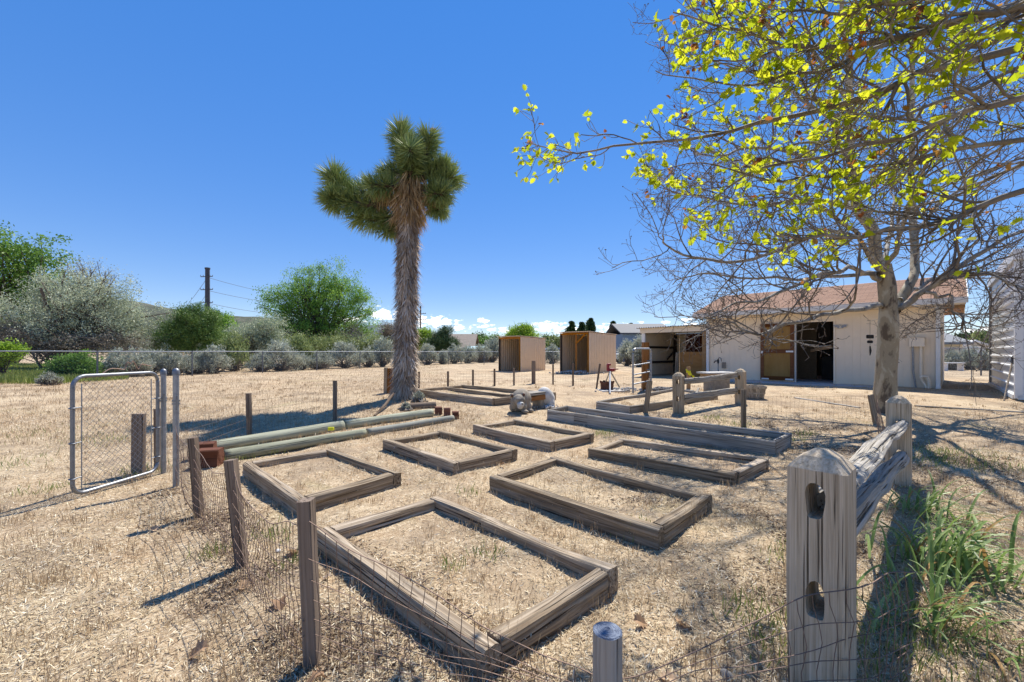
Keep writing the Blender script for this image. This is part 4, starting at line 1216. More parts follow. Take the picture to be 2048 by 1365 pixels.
# little rock heap by the small gate, chips at the shelter door
def heap(label, px, py, n, sx, sy, smin, smax, mat, seed, kindname='stone_heap'):
    rg = np.random.default_rng(seed); B = Batch(); c = G(px, py)
    for i in range(n):
        x = c.x + rg.normal(0, sx); y = c.y + rg.normal(0, sy)
        s = rg.uniform(smin, smax)
        q_ = np.array([[1, 1, 1], [-1, 1, 1], [-1, -1, 1], [1, -1, 1], [1, 1, -1], [-1, 1, -1], [-1, -1, -1], [1, -1, -1]]) * rg.uniform(.5, 1, (8, 3)) * s
        fz = np.array([[0, 1, 2, 3], [7, 6, 5, 4], [0, 4, 5, 1], [1, 5, 6, 2], [2, 6, 7, 3], [3, 7, 4, 0]])
        hh = max(0, 1 - ((x - c.x) / (2 * sx)) ** 2 - ((y - c.y) / (2 * sy)) ** 2) * min(.10, sx * .25)
        B.add(q_ + np.array([x, y, float(gz(x, y)) + s * .4 + hh]), fz)
    return tag(link(kindname, B.mesh(kindname), MATS[mat]), label, kind='stuff')
heap('dark clods heaped beside the small tube gate', 1330, 783, 130, .28, .2, .015, .05, 'rock_grey', 1)
heap('pale gravel spilled in front of the right tan shelter', 1150, 747, 160, .55, .35, .015, .05, 'stone_pale', 2, 'gravel')
heap('pale chips spilled round the fire ring', 1250, 783, 60, .3, .2, .012, .035, 'stone_pale', 3, 'gravel')
heap('white chips at the end of the long board bed', 1094, 815, 50, .12, .1, .01, .03, 'pale_litter', 4, 'gravel')
heap('white litter in the right corner of the bed', 1372, 992, 34, .05, .03, .008, .025, 'pale_litter', 5, 'litter')
heap('white litter in the far corner of the low bed', 1037, 845, 24, .06, .03, .008, .022, 'pale_litter', 6, 'litter')

# ------------------------------------------------------------------ two tan run-in shelters
def corr_wall(a, b, z0, za, zb, pitch=.19, amp=.034):
    """corrugated sheet from a to b (2-D), top heights za, zb"""
    a, b = Vector(a), Vector(b); L = (b - a).length; d = (b - a) / L; n = Vector((-d.y, d.x))
    k = max(2, int(L / pitch)); V = []; F = []
    xs = []
    for i in range(k):
        for (f_, h_) in ((0, 0), (.32, 0), (.46, 1), (.82, 1)): xs.append(((i + f_) / k, h_))
    xs.append((1.0, 0))
    for (u, h_) in xs:
        p = a + d * (L * u) + n * (amp * h_)
        V += [(p.x, p.y, z0), (p.x, p.y, za + (zb - za) * u)]
    for i in range(len(xs) - 1): F.append((2 * i, 2 * i + 2, 2 * i + 3, 2 * i + 1))
    return pymesh('corrugated', V, F)
def shelter(label, corner, topz, Lr, Wl, brace=False):
    c = Vector((corner.x, corner.y)); z = corner.z - .02
    r = Vector((.6, .8)); l = Vector((-.8, .6))
    t = thing('run_in_shelter', label, 'shelter', corner, 'tan corrugated run-in shelters')
    A, Bq, Cq, Dq = c, c + r * Lr, c + r * Lr + l * Wl, c + l * Wl
    tz2 = topz - .05
    m_ = MATS['tan_steel']
    e = .02
    link('side_wall', corr_wall(Bq, A, z, tz2, topz), m_, t)
    link('far_wall', corr_wall(Dq, Cq, z, topz, tz2), m_, t)
    link('back_wall', corr_wall(Cq + l * -.02 , Bq + l * .02, z, tz2, tz2), m_, t)
    V = [Vector((p.x, p.y, zz)) for p, zz in ((A - l * .06 - r * .10, topz + .03), (Bq - l * .06 + r * .05, tz2 + .03), (Cq + l * .06 + r * .05, tz2 + .03), (Dq + l * .06 - r * .10, topz + .03))]
    V += [v + Vector((0, 0, .03)) for v in V]
    link('roof', pymesh('roof', V, [(3, 2, 1, 0), (4, 5, 6, 7), (0, 1, 5, 4), (1, 2, 6, 5), (2, 3, 7, 6), (3, 0, 4, 7)]), m_, t)
    def pl(p, zz): return Vector((p.x, p.y, zz))
    i_ = r * .05
    beam('header', pl(A + i_ + l * .06, topz - .05), pl(Dq + i_ - l * .06, topz - .05), .05, .09, MATS['orange_lumber'], t, seg=4)
    beam('post', pl(Dq + i_ - l * .06, z), pl(Dq + i_ - l * .06, topz - .10), .08, .08, MATS['stud_dark'], t, seg=4)
    beam('post', pl(A + i_ + l * .06, z), pl(A + i_ + l * .06, topz - .10), .08, .08, MATS['orange_lumber'], t, seg=4)
    if brace:
        pm = A.lerp(Dq, .45) + r * .06
        beam('post', pl(pm, z), pl(pm, topz - .10), .07, .07, MATS['orange_lumber'], t, seg=4)
        beam('brace', pl(pm, topz - .55), pl(pm.lerp(A, .7), topz - .10), .05, .07, MATS['orange_lumber'], t, seg=4)
    return t
sc1 = G(1041, 744); shelter('left tan corrugated run-in shelter, open on its left side', sc1, EYE - (674 - HY) / FPX * sc1.y, 2.55, 1.55)
sc2 = G(1178, 748); shelter('right tan corrugated run-in shelter with an orange brace inside', sc2, EYE - (665 - HY) / FPX * sc2.y, 3.3, 1.66, True)
# ------------------------------------------------------------------ barn
FL = 0.26
BR = Vector((12.62, 12.55)); U = Vector((.694, -.72)); NB = Vector((-.72, -.694))     # along the front towards us, outward
def fs(px):                      # distance back along the front for a photo column
    k = (px - CX) / FPX
    return (BR.x - k * BR.y) / (U.x - k * U.y)
def fz(px, py):
    L = fs(px); d = BR.y - U.y * L
    return EYE - (py - HY) / FPX * d
LB = fs(1415)
WT = 2.70                        # wall top
def bp(s, z, out=0.0):
    p = BR - U * s + NB * out
    return Vector((p.x, p.y, z))
barn = thing('barn', 'cream painted barn with reddish shingle roof and an open doorway', 'barn', bp(LB / 2, FL))
DEP = 5.6
doL, doR = fs(1592), fs(1667); dtop = FL + 2.12
mwF = Matrix((Vector((-U.x, -U.y, 0)), Vector((NB.x, NB.y, 0)) * -1, Vector((0, 0, 1)))).transposed().to_4x4(); mwF.translation = bp(0, 0)
# local frame of the front: x = back along the front, y = into the barn, z = up
def fbox(name, x0, x1, y0, y1, z0, z1, mat, parent, bev=0.0):
    return link(name, box_mesh(abs(x1 - x0), abs(y1 - y0), abs(z1 - z0), bev, centre=((x0 + x1) / 2, (y0 + y1) / 2, (z0 + z1) / 2)), MATS[mat], parent, mwF)
fbox('wall', 0.0, doR, .018, .10, FL, WT, 'barn_paint', barn)
fbox('wall', doL, LB, .018, .10, FL, WT, 'barn_paint', barn)
fbox('wall', doR, doL, .018, .10, dtop, WT, 'barn_paint', barn)
bw = .203; x = .02; idx = 0
shared = {}
while x < LB - .02:
    x1_ = min(x + bw - .0028, LB - .01)
    zb_ = FL
    if x1_ > doR and x < doL: zb_ = dtop
    if x < doR < x1_ : x1_ = doR
    if x < doL < x1_ and x > doR: x1_ = min(x1_, doL)
    key = (round(x1_ - x, 3), round(zb_, 3))
    if key not in shared:
        shared[key] = box_mesh(x1_ - x, .008, WT - zb_ - .004, 0.001, centre=((x1_ - x) / 2, .013, zb_ + (WT - zb_) / 2))
    link('siding_board', shared[key], MATS['barn_paint'], barn, mwF @ Matrix.Translation((x, 0, 0)))
    x = x1_ + .0028
fbox('end_wall', 0.0, .09, .10, DEP, FL, WT + .2, 'barn_paint', barn)
fbox('end_wall', LB - .09, LB, .10, DEP, FL, WT, 'barn_paint', barn)
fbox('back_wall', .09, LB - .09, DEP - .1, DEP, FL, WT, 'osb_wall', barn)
fbox('floor', .0, LB, .10, DEP, FL - .12, FL + .02, 'concrete', barn)
slabo = fbox('apron_slab', 1.4, LB + .2, -1.15, .0, FL - .09, FL + .015, 'concrete', None, .008)
tag(slabo, 'shaded concrete apron along the front of the barn', 'slab')
# inside: studs, a partition and a leaning pale board
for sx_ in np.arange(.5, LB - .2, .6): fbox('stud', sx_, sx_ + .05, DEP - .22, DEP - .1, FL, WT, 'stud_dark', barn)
fbox('partition', doR - .9, doR - .82, .1, 3.0, FL, WT, 'osb_wall', barn)
fbox('partition', doL - .2, doL + 1.4, 2.2, 2.28, FL, WT, 'osb_wall', barn)
for y_ in (.5, 1.1, 1.7, 2.3): fbox('stud', doR - .82, doR - .76, y_, y_ + .05, FL, WT, 'stud_dark', barn)
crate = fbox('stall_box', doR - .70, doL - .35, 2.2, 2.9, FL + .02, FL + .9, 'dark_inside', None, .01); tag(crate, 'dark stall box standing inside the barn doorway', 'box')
o = beam('plank', P(1622, 702, 15.6), P(1664, 694, 14.6), .05, .10, MATS['tan_lumber'], None, seg=4); tag(o, 'pale plank resting across the stall inside the doorway', 'plank')
# roof: two slopes with thickness, shingled
OH, OE, RP = .48, .52, math.radians(17.5)
half = DEP / 2 + OH
rise = half * math.tan(RP)
EZ = WT + .08
def slope(sign):
    # local frame for shingles: x along eave, y up the slope
    y0 = -OH if sign > 0 else DEP + OH
    x0, x1 = -OE, LB + OE - .12
    org = mwF @ Vector((x0, y0, EZ))
    ex = (mwF.to_3x3() @ Vector((1, 0, 0)))
    ey = (mwF.to_3x3() @ Vector((0, math.cos(RP) * sign, math.sin(RP))))
    ez = ex.cross(ey)
    if ez.z < 0: ez = -ez
    m_ = Matrix((ex, ey, ez)).transposed().to_4x4(); m_.translation = org
    Ls = half / math.cos(RP); W_ = x1 - x0
    n = int(Ls / .14); V = []; F = []
    # overlapping courses: each a thin step
    for i in range(n):
        a, b_ = i * Ls / n, (i + 1) * Ls / n
        k = len(V)
        V += [(0, a, .10 + .012), (W_, a, .10 + .012), (W_, b_, .10), (0, b_, .10), (0, a, .10), (W_, a, .10)]
        F += [(k, k + 1, k + 2, k + 3), (k + 4, k + 5, k + 1, k)]
    k = len(V)
    V += [(0, 0, 0), (W_, 0, 0), (W_, Ls, 0), (0, Ls, 0), (0, 0, .0995), (W_, 0, .0995), (W_, Ls, .0995), (0, Ls, .0995)]
    F += [(k + 3, k + 2, k + 1, k), (k, k + 1, k + 5, k + 4), (k + 1, k + 2, k + 6, k + 5), (k + 3, k, k + 4, k + 7)]
    return link('roof_slope', pymesh('roof_slope', V, F), MATS['shingle_red'], barn, m_)
slope(1); slope(-1)
fbox('fascia', -OE, LB + OE - .12, -OH - .03, -OH - .002, EZ - .06, EZ + .115, 'trim_white', barn, .004)
fbox('soffit', -OE + .02, LB + OE - .14, -OH, -.002, WT + .005, WT + .03, 'barn_paint', barn)
# rake boards and gable on the right end
for sign, y0, y1 in ((1, -OH, DEP / 2), (-1, DEP + OH, DEP / 2)):
    a = mwF @ Vector((-OE - .012, y0, EZ + .02)); b_ = mwF @ Vector((-OE - .012, y1, EZ + .02 + abs(y1 - y0) * math.tan(RP)))
    beam('rake_board', a, b_, .022, .17, MATS['trim_white'], barn, seg=2, k=2, amp=0, r=.001)
g0, g1, g2 = mwF @ Vector((.045, .1, WT + .2)), mwF @ Vector((.045, DEP, WT + .2)), mwF @ Vector((.045, DEP / 2, EZ + rise - .08))
link('gable', pymesh('gable', [g0, g1, g2], [(0, 1, 2)]), MATS['barn_paint'], barn)
beam('lookout', mwF @ Vector((-OE + .03, .04, WT - .02)), mwF @ Vector((.0, .04, WT - .02)), .05, .13, MATS['tan_lumber'], barn, seg=2)
# downspouts
for x_ in (.06, LB - .03):
    fbox('downspout', x_ - .05, x_ + .05, -.085, -.008, FL + .02, WT, 'white_paint', barn, .008)
fbox('downspout_foot', .0, .11, -.20, -.087, FL + .0, FL + .07, 'white_paint', barn, .008)
fbox('door_jamb', doR - .045, doR, -.012, .12, FL, dtop + .05, 'barn_box', barn, .004)
fbox('door_jamb', doL, doL + .045, -.012, .12, FL, dtop + .05, 'trim_white', barn, .004)
fbox('door_head', doR - .045, doL + .045, -.016, -.002, dtop, dtop + .07, 'barn_paint', barn, .004)
# the door leaf folded back against the wall, showing its brown framing
x0, x1 = doL + .05, fs(1522)
leaf = fbox('door', x0, x1, -.055, -.03, FL + .06, dtop + .0, 'door_panel', barn)
zt_ = dtop
for nm, a0, a1, c0, c1 in (('stile', x0, x0 + .11, FL + .06, zt_), ('stile', x1 - .11, x1, FL + .06, zt_), ('rail', x0 + .112, x1 - .112, FL + .06, FL + .20), ('rail', x0 + .112, x1 - .112, FL + 1.04, FL + 1.18), ('rail', x0 + .112, x1 - .112, zt_ - .12, zt_)):
    fbox(nm, a0, a1, -.083, -.057, c0, c1, 'door_frame', leaf, .003)
for (a0, a1, c0, c1) in ((x0 + .01, x0 + .24, FL + 1.07, FL + 1.13), (x1 - .09, x1 - .02, FL + 1.03, FL + 1.13), (x0 + .01, x0 + .26, FL + .07, FL + .13), (x1 - .28, x1 - .04, FL + .07, FL + .12)):
    fbox('hinge_plate', a0, a1, -.094, -.085, c0, c1, 'white_paint', leaf, .002)
for a0 in (x1 - .22, x1 - .30, x1 - .40): fbox('bolt', a0, a0 + .035, -.10, -.085, FL + 1.10, FL + 1.13, 'galvanised', leaf, .002)
# electric box with two conduits
ex = fs(1834); ez = fz(1834, 694)
eb = thing('electric_box', 'cream electric box with two conduits on the barn wall', 'electric box', bp(ex, FL, .05))
fbox('cabinet', ex - .17, ex + .17, -.13, -.004, ez, ez + .27, 'barn_box', eb, .008)
fbox('lid', ex - .18, ex + .18, -.145, -.004, ez + .275, ez + .29, 'barn_box', eb, .003)
tube_obj('conduit', [mwF @ Vector(v) for v in ((ex - .09, -.06, ez), (ex - .09, -.06, FL + .35), (ex - .12, -.08, FL + .22), (ex - .22, -.12, FL + .02))], .035, MATS['barn_box'], eb, 10)
tube_obj('conduit', [mwF @ Vector(v) for v in ((ex + .09, -.05, ez), (ex + .08, -.05, FL + .5), (ex + .02, -.05, FL))], .024, MATS['galv_dull'], eb, 8)
# bent pipe near the corner
px_ = fs(1853)
o = tube_obj('standpipe', [mwF @ Vector(v) for v in ((px_ - .06, -.15, FL), (px_ - .06, -.15, FL + .22), (px_ - .02, -.16, FL + .34), (px_ + .08, -.18, FL + .36), (px_ + .13, -.19, FL + .30))], .035, MATS['barn_box'], None, 10)
tag(o, 'bent pale pipe sticking up by the barn corner', 'pipe')
# faucet hydrant
fx_ = fs(1442); zf = fz(1442, 718)
hy = thing('yard_hydrant', 'black yard hydrant on a thin pipe in front of the barn', 'hydrant', bp(fx_, FL, .3))
tube_obj('pipe', [bp(fx_, FL - .02, .3), bp(fx_, zf - .15, .3)], .016, MATS['galvanised'], hy, 8)
tube_obj('head', [bp(fx_, zf - .18, .3), bp(fx_, zf - .02, .3)], .035, MATS['black_iron'], hy, 8)
tube_obj('spout', [bp(fx_, zf - .08, .3), bp(fx_ + .10, zf - .09, .33), bp(fx_ + .14, zf - .16, .34)], .022, MATS['black_iron'], hy, 8)
tube_obj('handle', [bp(fx_, zf - .02, .3), bp(fx_ - .04, zf + .05, .3), bp(fx_ - .11, zf + .03, .3), bp(fx_ - .13, zf - .10, .3)], .014, MATS['black_iron'], hy, 6)
fbox('meter_box', fs(1447) - .09, fs(1447) + .05, -.06, -.004, fz(1447, 737), fz(1447, 725), 'stone_cast', barn, .005)
# antler ornament and wind chime
ox = fs(1681); oz = fz(1681, 653)
orn = thing('wall_ornament', 'small grey winged ornament on the barn wall', 'ornament', bp(ox, oz, .02))
for sgn in (-1, 1):
    V = []; F = []
    pts = [(0, -.03), (.05, .03), (.12, .05), (.20, .04), (.15, .0), (.17, -.03), (.10, -.03), (.06, -.07)]
    for y_ in (-.035, -.012):
        V += [mwF @ Vector((ox + sgn * p[0], y_, oz + p[1])) for p in pts]
    n = len(pts); F = [tuple(range(n)), tuple(range(2 * n - 1, n - 1, -1))] + [(j, n + j, n + (j + 1) % n, (j + 1) % n) for j in range(n)]
    link('wing', pymesh('wing', V, F), MATS['galv_dull'], orn)
tube_obj('body', [bp(ox, oz - .08, .03), bp(ox, oz + .05, .03)], .025, MATS['stone_pale'], orn, 8)
wc = P(1740, 640, 9.1)
ch = thing('wind_chime', 'dark wind chime hanging from a limb beside the big trunk', 'wind chime', wc)
tube_obj('cord', [wc, wc + Vector((0, 0, -.75))], .004, MATS['black_iron'], ch, 4)
for (z, s) in ((-.36, .10), (-.47, .075)):
    link('disc', box_mesh(s * 1.6, .03, s * .8, .02), MATS['black_iron'], ch, Matrix.Translation(wc + Vector((0, 0, z))))
tube_obj('clapper', [wc + Vector((0, 0, -.56)), wc + Vector((.01, 0, -.66)), wc + Vector((0, 0, -.76))], [.012, .022, .008], MATS['black_iron'], ch, 6)

# ------------------------------------------------------------------ lean-to beside the barn
LE = fs(1283)
lean = thing('lean_to', 'open lean-to with white corner post and corrugated roof left of the barn', 'lean-to', bp((LB + LE) / 2, FL))
LT = fz(1283, 667)
DL = 3.4
fbox('corner_post', LE - .16, LE, .0, .12, FL, LT, 'white_paint', lean, .006)
fbox('fascia', LB + .02, LE + .05, -.05, -.01, LT - .0, LT + .24, 'barn_paint', lean, .004)
fbox('side_post', LB + .06, LB + .22, .0, .10, FL, LT, 'tan_lumber', lean, .005)
# left wall of boards (seen from inside)
for i, y_ in enumerate(np.arange(.13, DL - .05, .205)):
    fbox('siding_board', LE - .03, LE - .008, y_, y_ + .20, FL, LT + .1, 'barn_paint', lean)
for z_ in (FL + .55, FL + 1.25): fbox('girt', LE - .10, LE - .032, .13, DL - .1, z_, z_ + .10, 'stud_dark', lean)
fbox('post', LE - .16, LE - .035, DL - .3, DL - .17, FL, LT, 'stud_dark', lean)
beam('brace', mwF @ Vector((LE - .12, DL - 1.1, FL + .72)), mwF @ Vector((LE - .12, DL - .25, FL + 1.2)), .05, .08, MATS['stud_dark'], lean, seg=3)
for i, x_ in enumerate(np.arange(LB + .1, LE - .2, .33)):
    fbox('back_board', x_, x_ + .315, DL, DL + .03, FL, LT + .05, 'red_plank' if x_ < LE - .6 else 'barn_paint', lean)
fbox('header', LB + .04, LE - .02, .13, .17, LT - .02, LT + .14, 'stud_dark', lean)
# corrugated roof
V = []; F = []; n = 56
xa, xb = LB - .0, LE + .22
for i in range(n * 2 + 1):
    u = i / (n * 2); xx = xa + (xb - xa) * u; zz = LT + .265 + .022 * math.cos(i * math.pi / 2.0 * 1.0) + u * -.03
    V += [mwF @ Vector((xx, -.20, zz)), mwF @ Vector((xx, DL + .2, zz - .12))]
for i in range(n * 2): F.append((2 * i, 2 * i + 2, 2 * i + 3, 2 * i + 1))
link('roof', pymesh('roof', V, F), MATS['galv_dull'], lean)
o = fbox('plywood_sheet', LB + .24, fs(1353) , .35, .38, FL + .02, fz(1380, 704), 'plywood', None, .002); tag(o, 'tan plywood sheet leaning upright inside the lean-to', 'plywood')
o = beam('lumber', bp(fs(1352), FL, .02), bp(fs(1350), fz(1350, 706), -.2), .10, .06, MATS['post_grey'], None, seg=6); tag(o, 'grey board standing at the edge of the plywood sheet', 'board')

# ------------------------------------------------------------------ tall ribbed metal building on the right
m0, m1 = Vector((11.85, 10.0)), Vector((15.95, 14.2)); mz = 3.45
mb_ = thing('metal_building', 'tall ribbed white metal building at the right edge', 'metal building', (m0.x, m0.y, FL))
dv = (m1 - m0).normalized(); ou = Vector((-dv.y, dv.x))       # along, outward (to the left)
mwM = Matrix((Vector((dv.x, dv.y, 0)), Vector((ou.x, ou.y, 0)), Vector((0, 0, 1)))).transposed().to_4x4(); mwM.translation = (m0.x, m0.y, 0)
LM = (m1 - m0).length
def panel_mesh(L, h):
    prof = [(0, 0), (0, h * .70), (.030, h * .78), (.030, h * .93), (0, h)]
    V = []; F = []
    for (x_) in (0, L):
        for (o_, z_) in prof: V.append((x_, o_, z_))
    n = len(prof)
    for i in range(n - 1): F.append((i, i + 1, n + i + 1, n + i))
    return pymesh('panel', V, F)
ph = .23
pm1, pm2 = panel_mesh(LM, ph), panel_mesh(9.0, ph)
dv2 = Vector((dv.y, -dv.x)); 
mwN = Matrix((Vector((dv2.x, dv2.y, 0)), Vector((-dv.x, -dv.y, 0)), Vector((0, 0, 1)))).transposed().to_4x4(); mwN.translation = (m0.x, m0.y, 0)
z = FL + .08; 
while z < mz:
    link('panel', pm1, MATS['rib_steel'], mb_, mwM @ Matrix.Translation((0, 0, z)))
    link('panel', pm2, MATS['rib_white'], mb_, mwN @ Matrix.Translation((0, 0, z)))
    z += ph
def mbox(name, a0, a1, b0, b1, z0, z1, mat, mw=mwM):
    return link(name, box_mesh(a1 - a0, b1 - b0, z1 - z0, .004, centre=((a0 + a1) / 2, (b0 + b1) / 2, (z0 + z1) / 2)), MATS[mat], mb_, mw)
mbox('corner_trim', -.05, .10, -.08, .05, FL, mz + .2, 'white_paint')
mbox('base_rail', .1, LM, -.02, .07, FL - .03, FL + .08, 'white_paint')
mbox('base_rail', .0, 9.0, -.02, .05, FL - .03, FL + .078, 'white_paint', mwN)
mbox('corner_trim', LM - .06, LM + .06, -.08, .05, FL, mz + .2, 'galv_dull')
mbox('eave_trim', -.1, LM + .1, -.10, .08, mz + .05, mz + .3, 'white_paint')
mbox('roof', -.1, LM + .1, -9.0, -.1, mz + .20, mz + .28, 'rib_white')
# shovel leaning on it
sb_, st_ = G(2008, 803), P(2024, 726, 10.35)
shv = thing('garden_shovel', 'shovel leaning against the corner of the metal building', 'shovel', sb_)
tube_obj('handle', [sb_.lerp(st_, .0), st_], .018, MATS['post_grey'], shv, 8)
V = []; F = []
sdv = (st_ - sb_).normalized(); sid = sdv.cross(Vector((0, 1, 0))).normalized()
pts = [(-.10, 0), (-.11, .14), (-.06, .24), (0, .29), (.06, .24), (.11, .14), (.10, 0)]
for o_ in (0, .01):
    V += [st_ + sid * p[0] + sdv * (p[1] - .04) + Vector((0, -.02 - o_ - .6 * p[0] ** 2, 0)) for p in pts]
n = len(pts); F = [tuple(range(n)), tuple(range(2 * n - 1, n - 1, -1))] + [(j, n + j, n + (j + 1) % n, (j + 1) % n) for j in range(n)]
link('blade', pymesh('blade', V, F), MATS['galv_dull'], shv)

# ------------------------------------------------------------------ neighbouring houses
def house(name, label, px0, px1, d, eave_py, ridge_py, depth, wall, roof, win=(), cat='house', yaw=0.0, over=.35, gable=False, group=None):
    a, b = GD(px0, d), GD(px1, d)
    ze = EYE - (eave_py - HY) / FPX * d; zr_ = EYE - (ridge_py - HY) / FPX * d
    mid = (a + b) / 2; L = (b - a).length
    t = thing(name, label, cat, mid, group)
    mw = Matrix.Translation(mid) @ Matrix.Rotation(yaw, 4, 'Z')
    hw = L / 2
    e, r = ze - mid.z, zr_ - mid.z
    link('wall', box_mesh(L, depth, e, 0, centre=(0, depth / 2, e / 2)), MATS[wall], t, mw)
    if gable:
        V = [(-hw - over, -over, e - .05), (0, -over, r), (hw + over, -over, e - .05), (-hw - over, depth + over, e - .05), (0, depth + over, r), (hw + over, depth + over, e - .05)]
        V += [(v[0], v[1], v[2] + .15) for v in V]
        F = [(0, 3, 4, 1), (1, 4, 5, 2), (6, 7, 10, 9), (7, 8, 11, 10), (0, 1, 7, 6), (1, 2, 8, 7), (3, 9, 10, 4), (4, 10, 11, 5), (0, 6, 9, 3), (2, 5, 11, 8)]
        link('gable', pymesh('gable', [(-hw, 0.0, e), (hw, 0.0, e), (0, 0.0, r - .02)], [(0, 1, 2)]), MATS[wall], t, mw)
    else:
        V = [(-hw - over, -over, e - .05), (hw + over, -over, e - .05), (hw + over, depth / 2, r), (-hw - over, depth / 2, r), (hw + over, depth + over, e - .05), (-hw - over, depth + over, e - .05)]
        V += [(v[0], v[1], v[2] + .15) for v in V]
        F = [(0, 1, 2, 3), (3, 2, 4, 5), (6, 9, 8, 7), (9, 11, 10, 8), (0, 6, 7, 1), (1, 7, 8, 2), (2, 8, 10, 4), (5, 11, 9, 3), (3, 9, 6, 0), (4, 10, 11, 5)]
    link('roof', pymesh('roof', V, F), MATS[roof], t, mw)
    for (u, z0, w_, h_) in win:
        f = link('window', box_mesh(w_ + .2, .08, h_ + .2, .01, centre=(u, -.03, z0 + h_ / 2)), MATS['white_paint'], t, mw)
        link('pane', box_mesh(w_, .03, h_, 0, centre=(u, -.085, z0 + h_ / 2)), MATS['window_glass'], f, mw)
    return t, mw
house('house', 'blue two-storey house with a dark solar roof behind the lean-to', 1246, 1345, 48, 668, 646, 8, 'blue_siding', 'dark_roof', ((.9, 1.9, .9, 1.1), (-1.9, .6, 1.2, 1.0), (2.2, .3, 1.0, 1.1)))
house('house', 'blue house wing with dark roof right of the solar roof', 1345, 1405, 50, 664, 653, 8, 'blue_siding', 'dark_roof')
house('outbuilding', 'small grey shingled outbuilding right of the barn', 1850, 1925, 27, 688, 659, 4.5, 'barn_paint', 'grey_shingle', cat='outbuilding')
house('garage', 'low white garage with a dark opening beyond the fence', 1915, 1972, 36, 695, 684, 5, 'white_paint', 'white_paint', ((0.3, .1, 1.6, .75),), cat='garage', gable=True)
house('house', 'house with a weathered brown roof left of the green-roofed shed', 858, 945, 62, 697, 668, 9, 'brick_far', 'brown_thatch', cat='house')
house('house', 'house with a grey-brown roof just right of the yucca trunk', 828, 872, 58, 697, 676, 9, 'brick_far', 'brown_thatch', cat='house')
house('shed', 'shed with a pale teal roof and brick side behind the fence', 940, 985, 46, 702, 695, 3, 'brick_far', 'teal_roof', cat='shed')

# bench beyond the fence and the parked vehicles
p0 = GD(1905, 24.5)
bt = thing('park_bench', 'small pale bench in front of the grey outbuilding', 'bench', p0)
link('seat', box_mesh(1.1, .35, .05, .005, centre=(0, 0, .45)), MATS['white_paint'], bt, Matrix.Translation(p0))
for sx_ in (-.45, .45): link('leg', box_mesh(.06, .32, .42, .004, centre=(sx_, 0, .21)), MATS['white_paint'], bt, Matrix.Translation(p0))
def car(label, px, d, yaw, col):
    c = GD(px, d); t = thing('parked_car', label, 'car', c)
    mw = Matrix.Translation(c) @ Matrix.Rotation(yaw, 4, 'Z')
    prof = [(-2.1, .45), (-2.1, .85), (-1.3, .98), (-.75, 1.45), (.7, 1.48), (1.45, 1.0), (2.1, .9), (2.15, .45)]
    V = [(x_, -.85 + (.12 if z_ > 1.2 else 0), z_) for x_, z_ in prof] + [(x_, .85 - (.12 if z_ > 1.2 else 0), z_) for x_, z_ in prof]
    n = len(prof); F = [tuple(range(n)), tuple(range(2 * n - 1, n - 1, -1))] + [(j, n + j, n + (j + 1) % n, (j + 1) % n) for j in range(n)]
    link('body', pymesh('body', V, F), MATS[col], t, mw)
    for s in (-1, 1):
        V = [(-1.05, s * .84, 1.03), (.62 * 1.7, s * .84, 1.03), (.62, s * .765, 1.40), (-.68, s * .765, 1.40)]
        link('window', pymesh('window', [(v[0], v[1] + s * .015, v[2]) for v in V], [(0, 1, 2, 3)] if s < 0 else [(3, 2, 1, 0)]), MATS['window_glass'], t, mw)
        for x_ in (-1.3, 1.35):
            bm = bmesh.new(); bmesh.ops.create_cone(bm, cap_ends=True, segments=18, radius1=.32, radius2=.32, depth=.2, matrix=Matrix.Translation((x_, s * .8, .32)) @ Matrix.Rotation(math.pi / 2, 4, 'X'))
            me = bpy.data.meshes.new('wheel'); bm.to_mesh(me); bm.free(); link('wheel', me, MATS['tyre'], t, mw)
car('pale car parked beyond the fence beside the right tan shelter', 1272, 40, .3, 'car_paint')
car('pale car glimpsed between the two tan shelters', 1104, 43, .1, 'car_paint')

# ------------------------------------------------------------------ utility poles
def pole(label, px, top_py, d, r, arms, aw, wires=()):
    b = GD(px, d); zt_ = EYE - (top_py - HY) / FPX * d
    t = thing('utility_pole', label, 'utility pole', b)
    tube_obj('shaft', [b, Vector((b.x, b.y, zt_))], [r * 1.25, r], MATS['pole_dark'], t, 10)
    for py in arms:
        z_ = EYE - (py - HY) / FPX * d
        beam('crossarm', Vector((b.x - aw, b.y, z_)), Vector((b.x + aw, b.y - .4, z_)), .10, .12, MATS['pole_dark'], t, seg=2, amp=0)
        for s in (-.9, -.5, .5, .9): tube_obj('insulator', [Vector((b.x + aw * s, b.y - .2, z_)), Vector((b.x + aw * s, b.y - .2, z_ + .25))], .05, MATS['galv_dull'], t, 6)
    return t, b
pt, pbse = pole('dark steel utility pole rising above the bushes on the left', 415, 537, 70, .33, (554, 580, 606), 1.1)
pole('far utility pole beside the yucca trunk', 841, 612, 95, .16, (628, 640), 1.3)
tube_obj('pole_cap', [Vector((pbse.x, pbse.y, EYE - (539 - HY) / FPX * 70)), Vector((pbse.x, pbse.y, EYE - (536 - HY) / FPX * 70))], .4, MATS['pole_dark'], pt, 10)
wg = 0
for (py, py2, lab) in ((556, 583, 'topmost'), (582, 596, 'middle'), (607, 617, 'lowest')):
    a = P(418, py, 70); b = P(640, py2 + 8, 130); c = P(900, 645, 250)
    n = 30; ts = np.linspace(0, 1, n)
    pts = [a.lerp(b, t) + Vector((0, 0, -2.4 * 4 * t * (1 - t) * .5)) for t in ts]
    o = tube_obj('power_line', pts, .03, MATS['pole_dark'], None, 4); tag(o, lab + ' power line running right from the dark steel pole', 'power line', 'power lines')
    a2 = P(408, py + 4, 70); b2 = P(300, py + 110, 60)
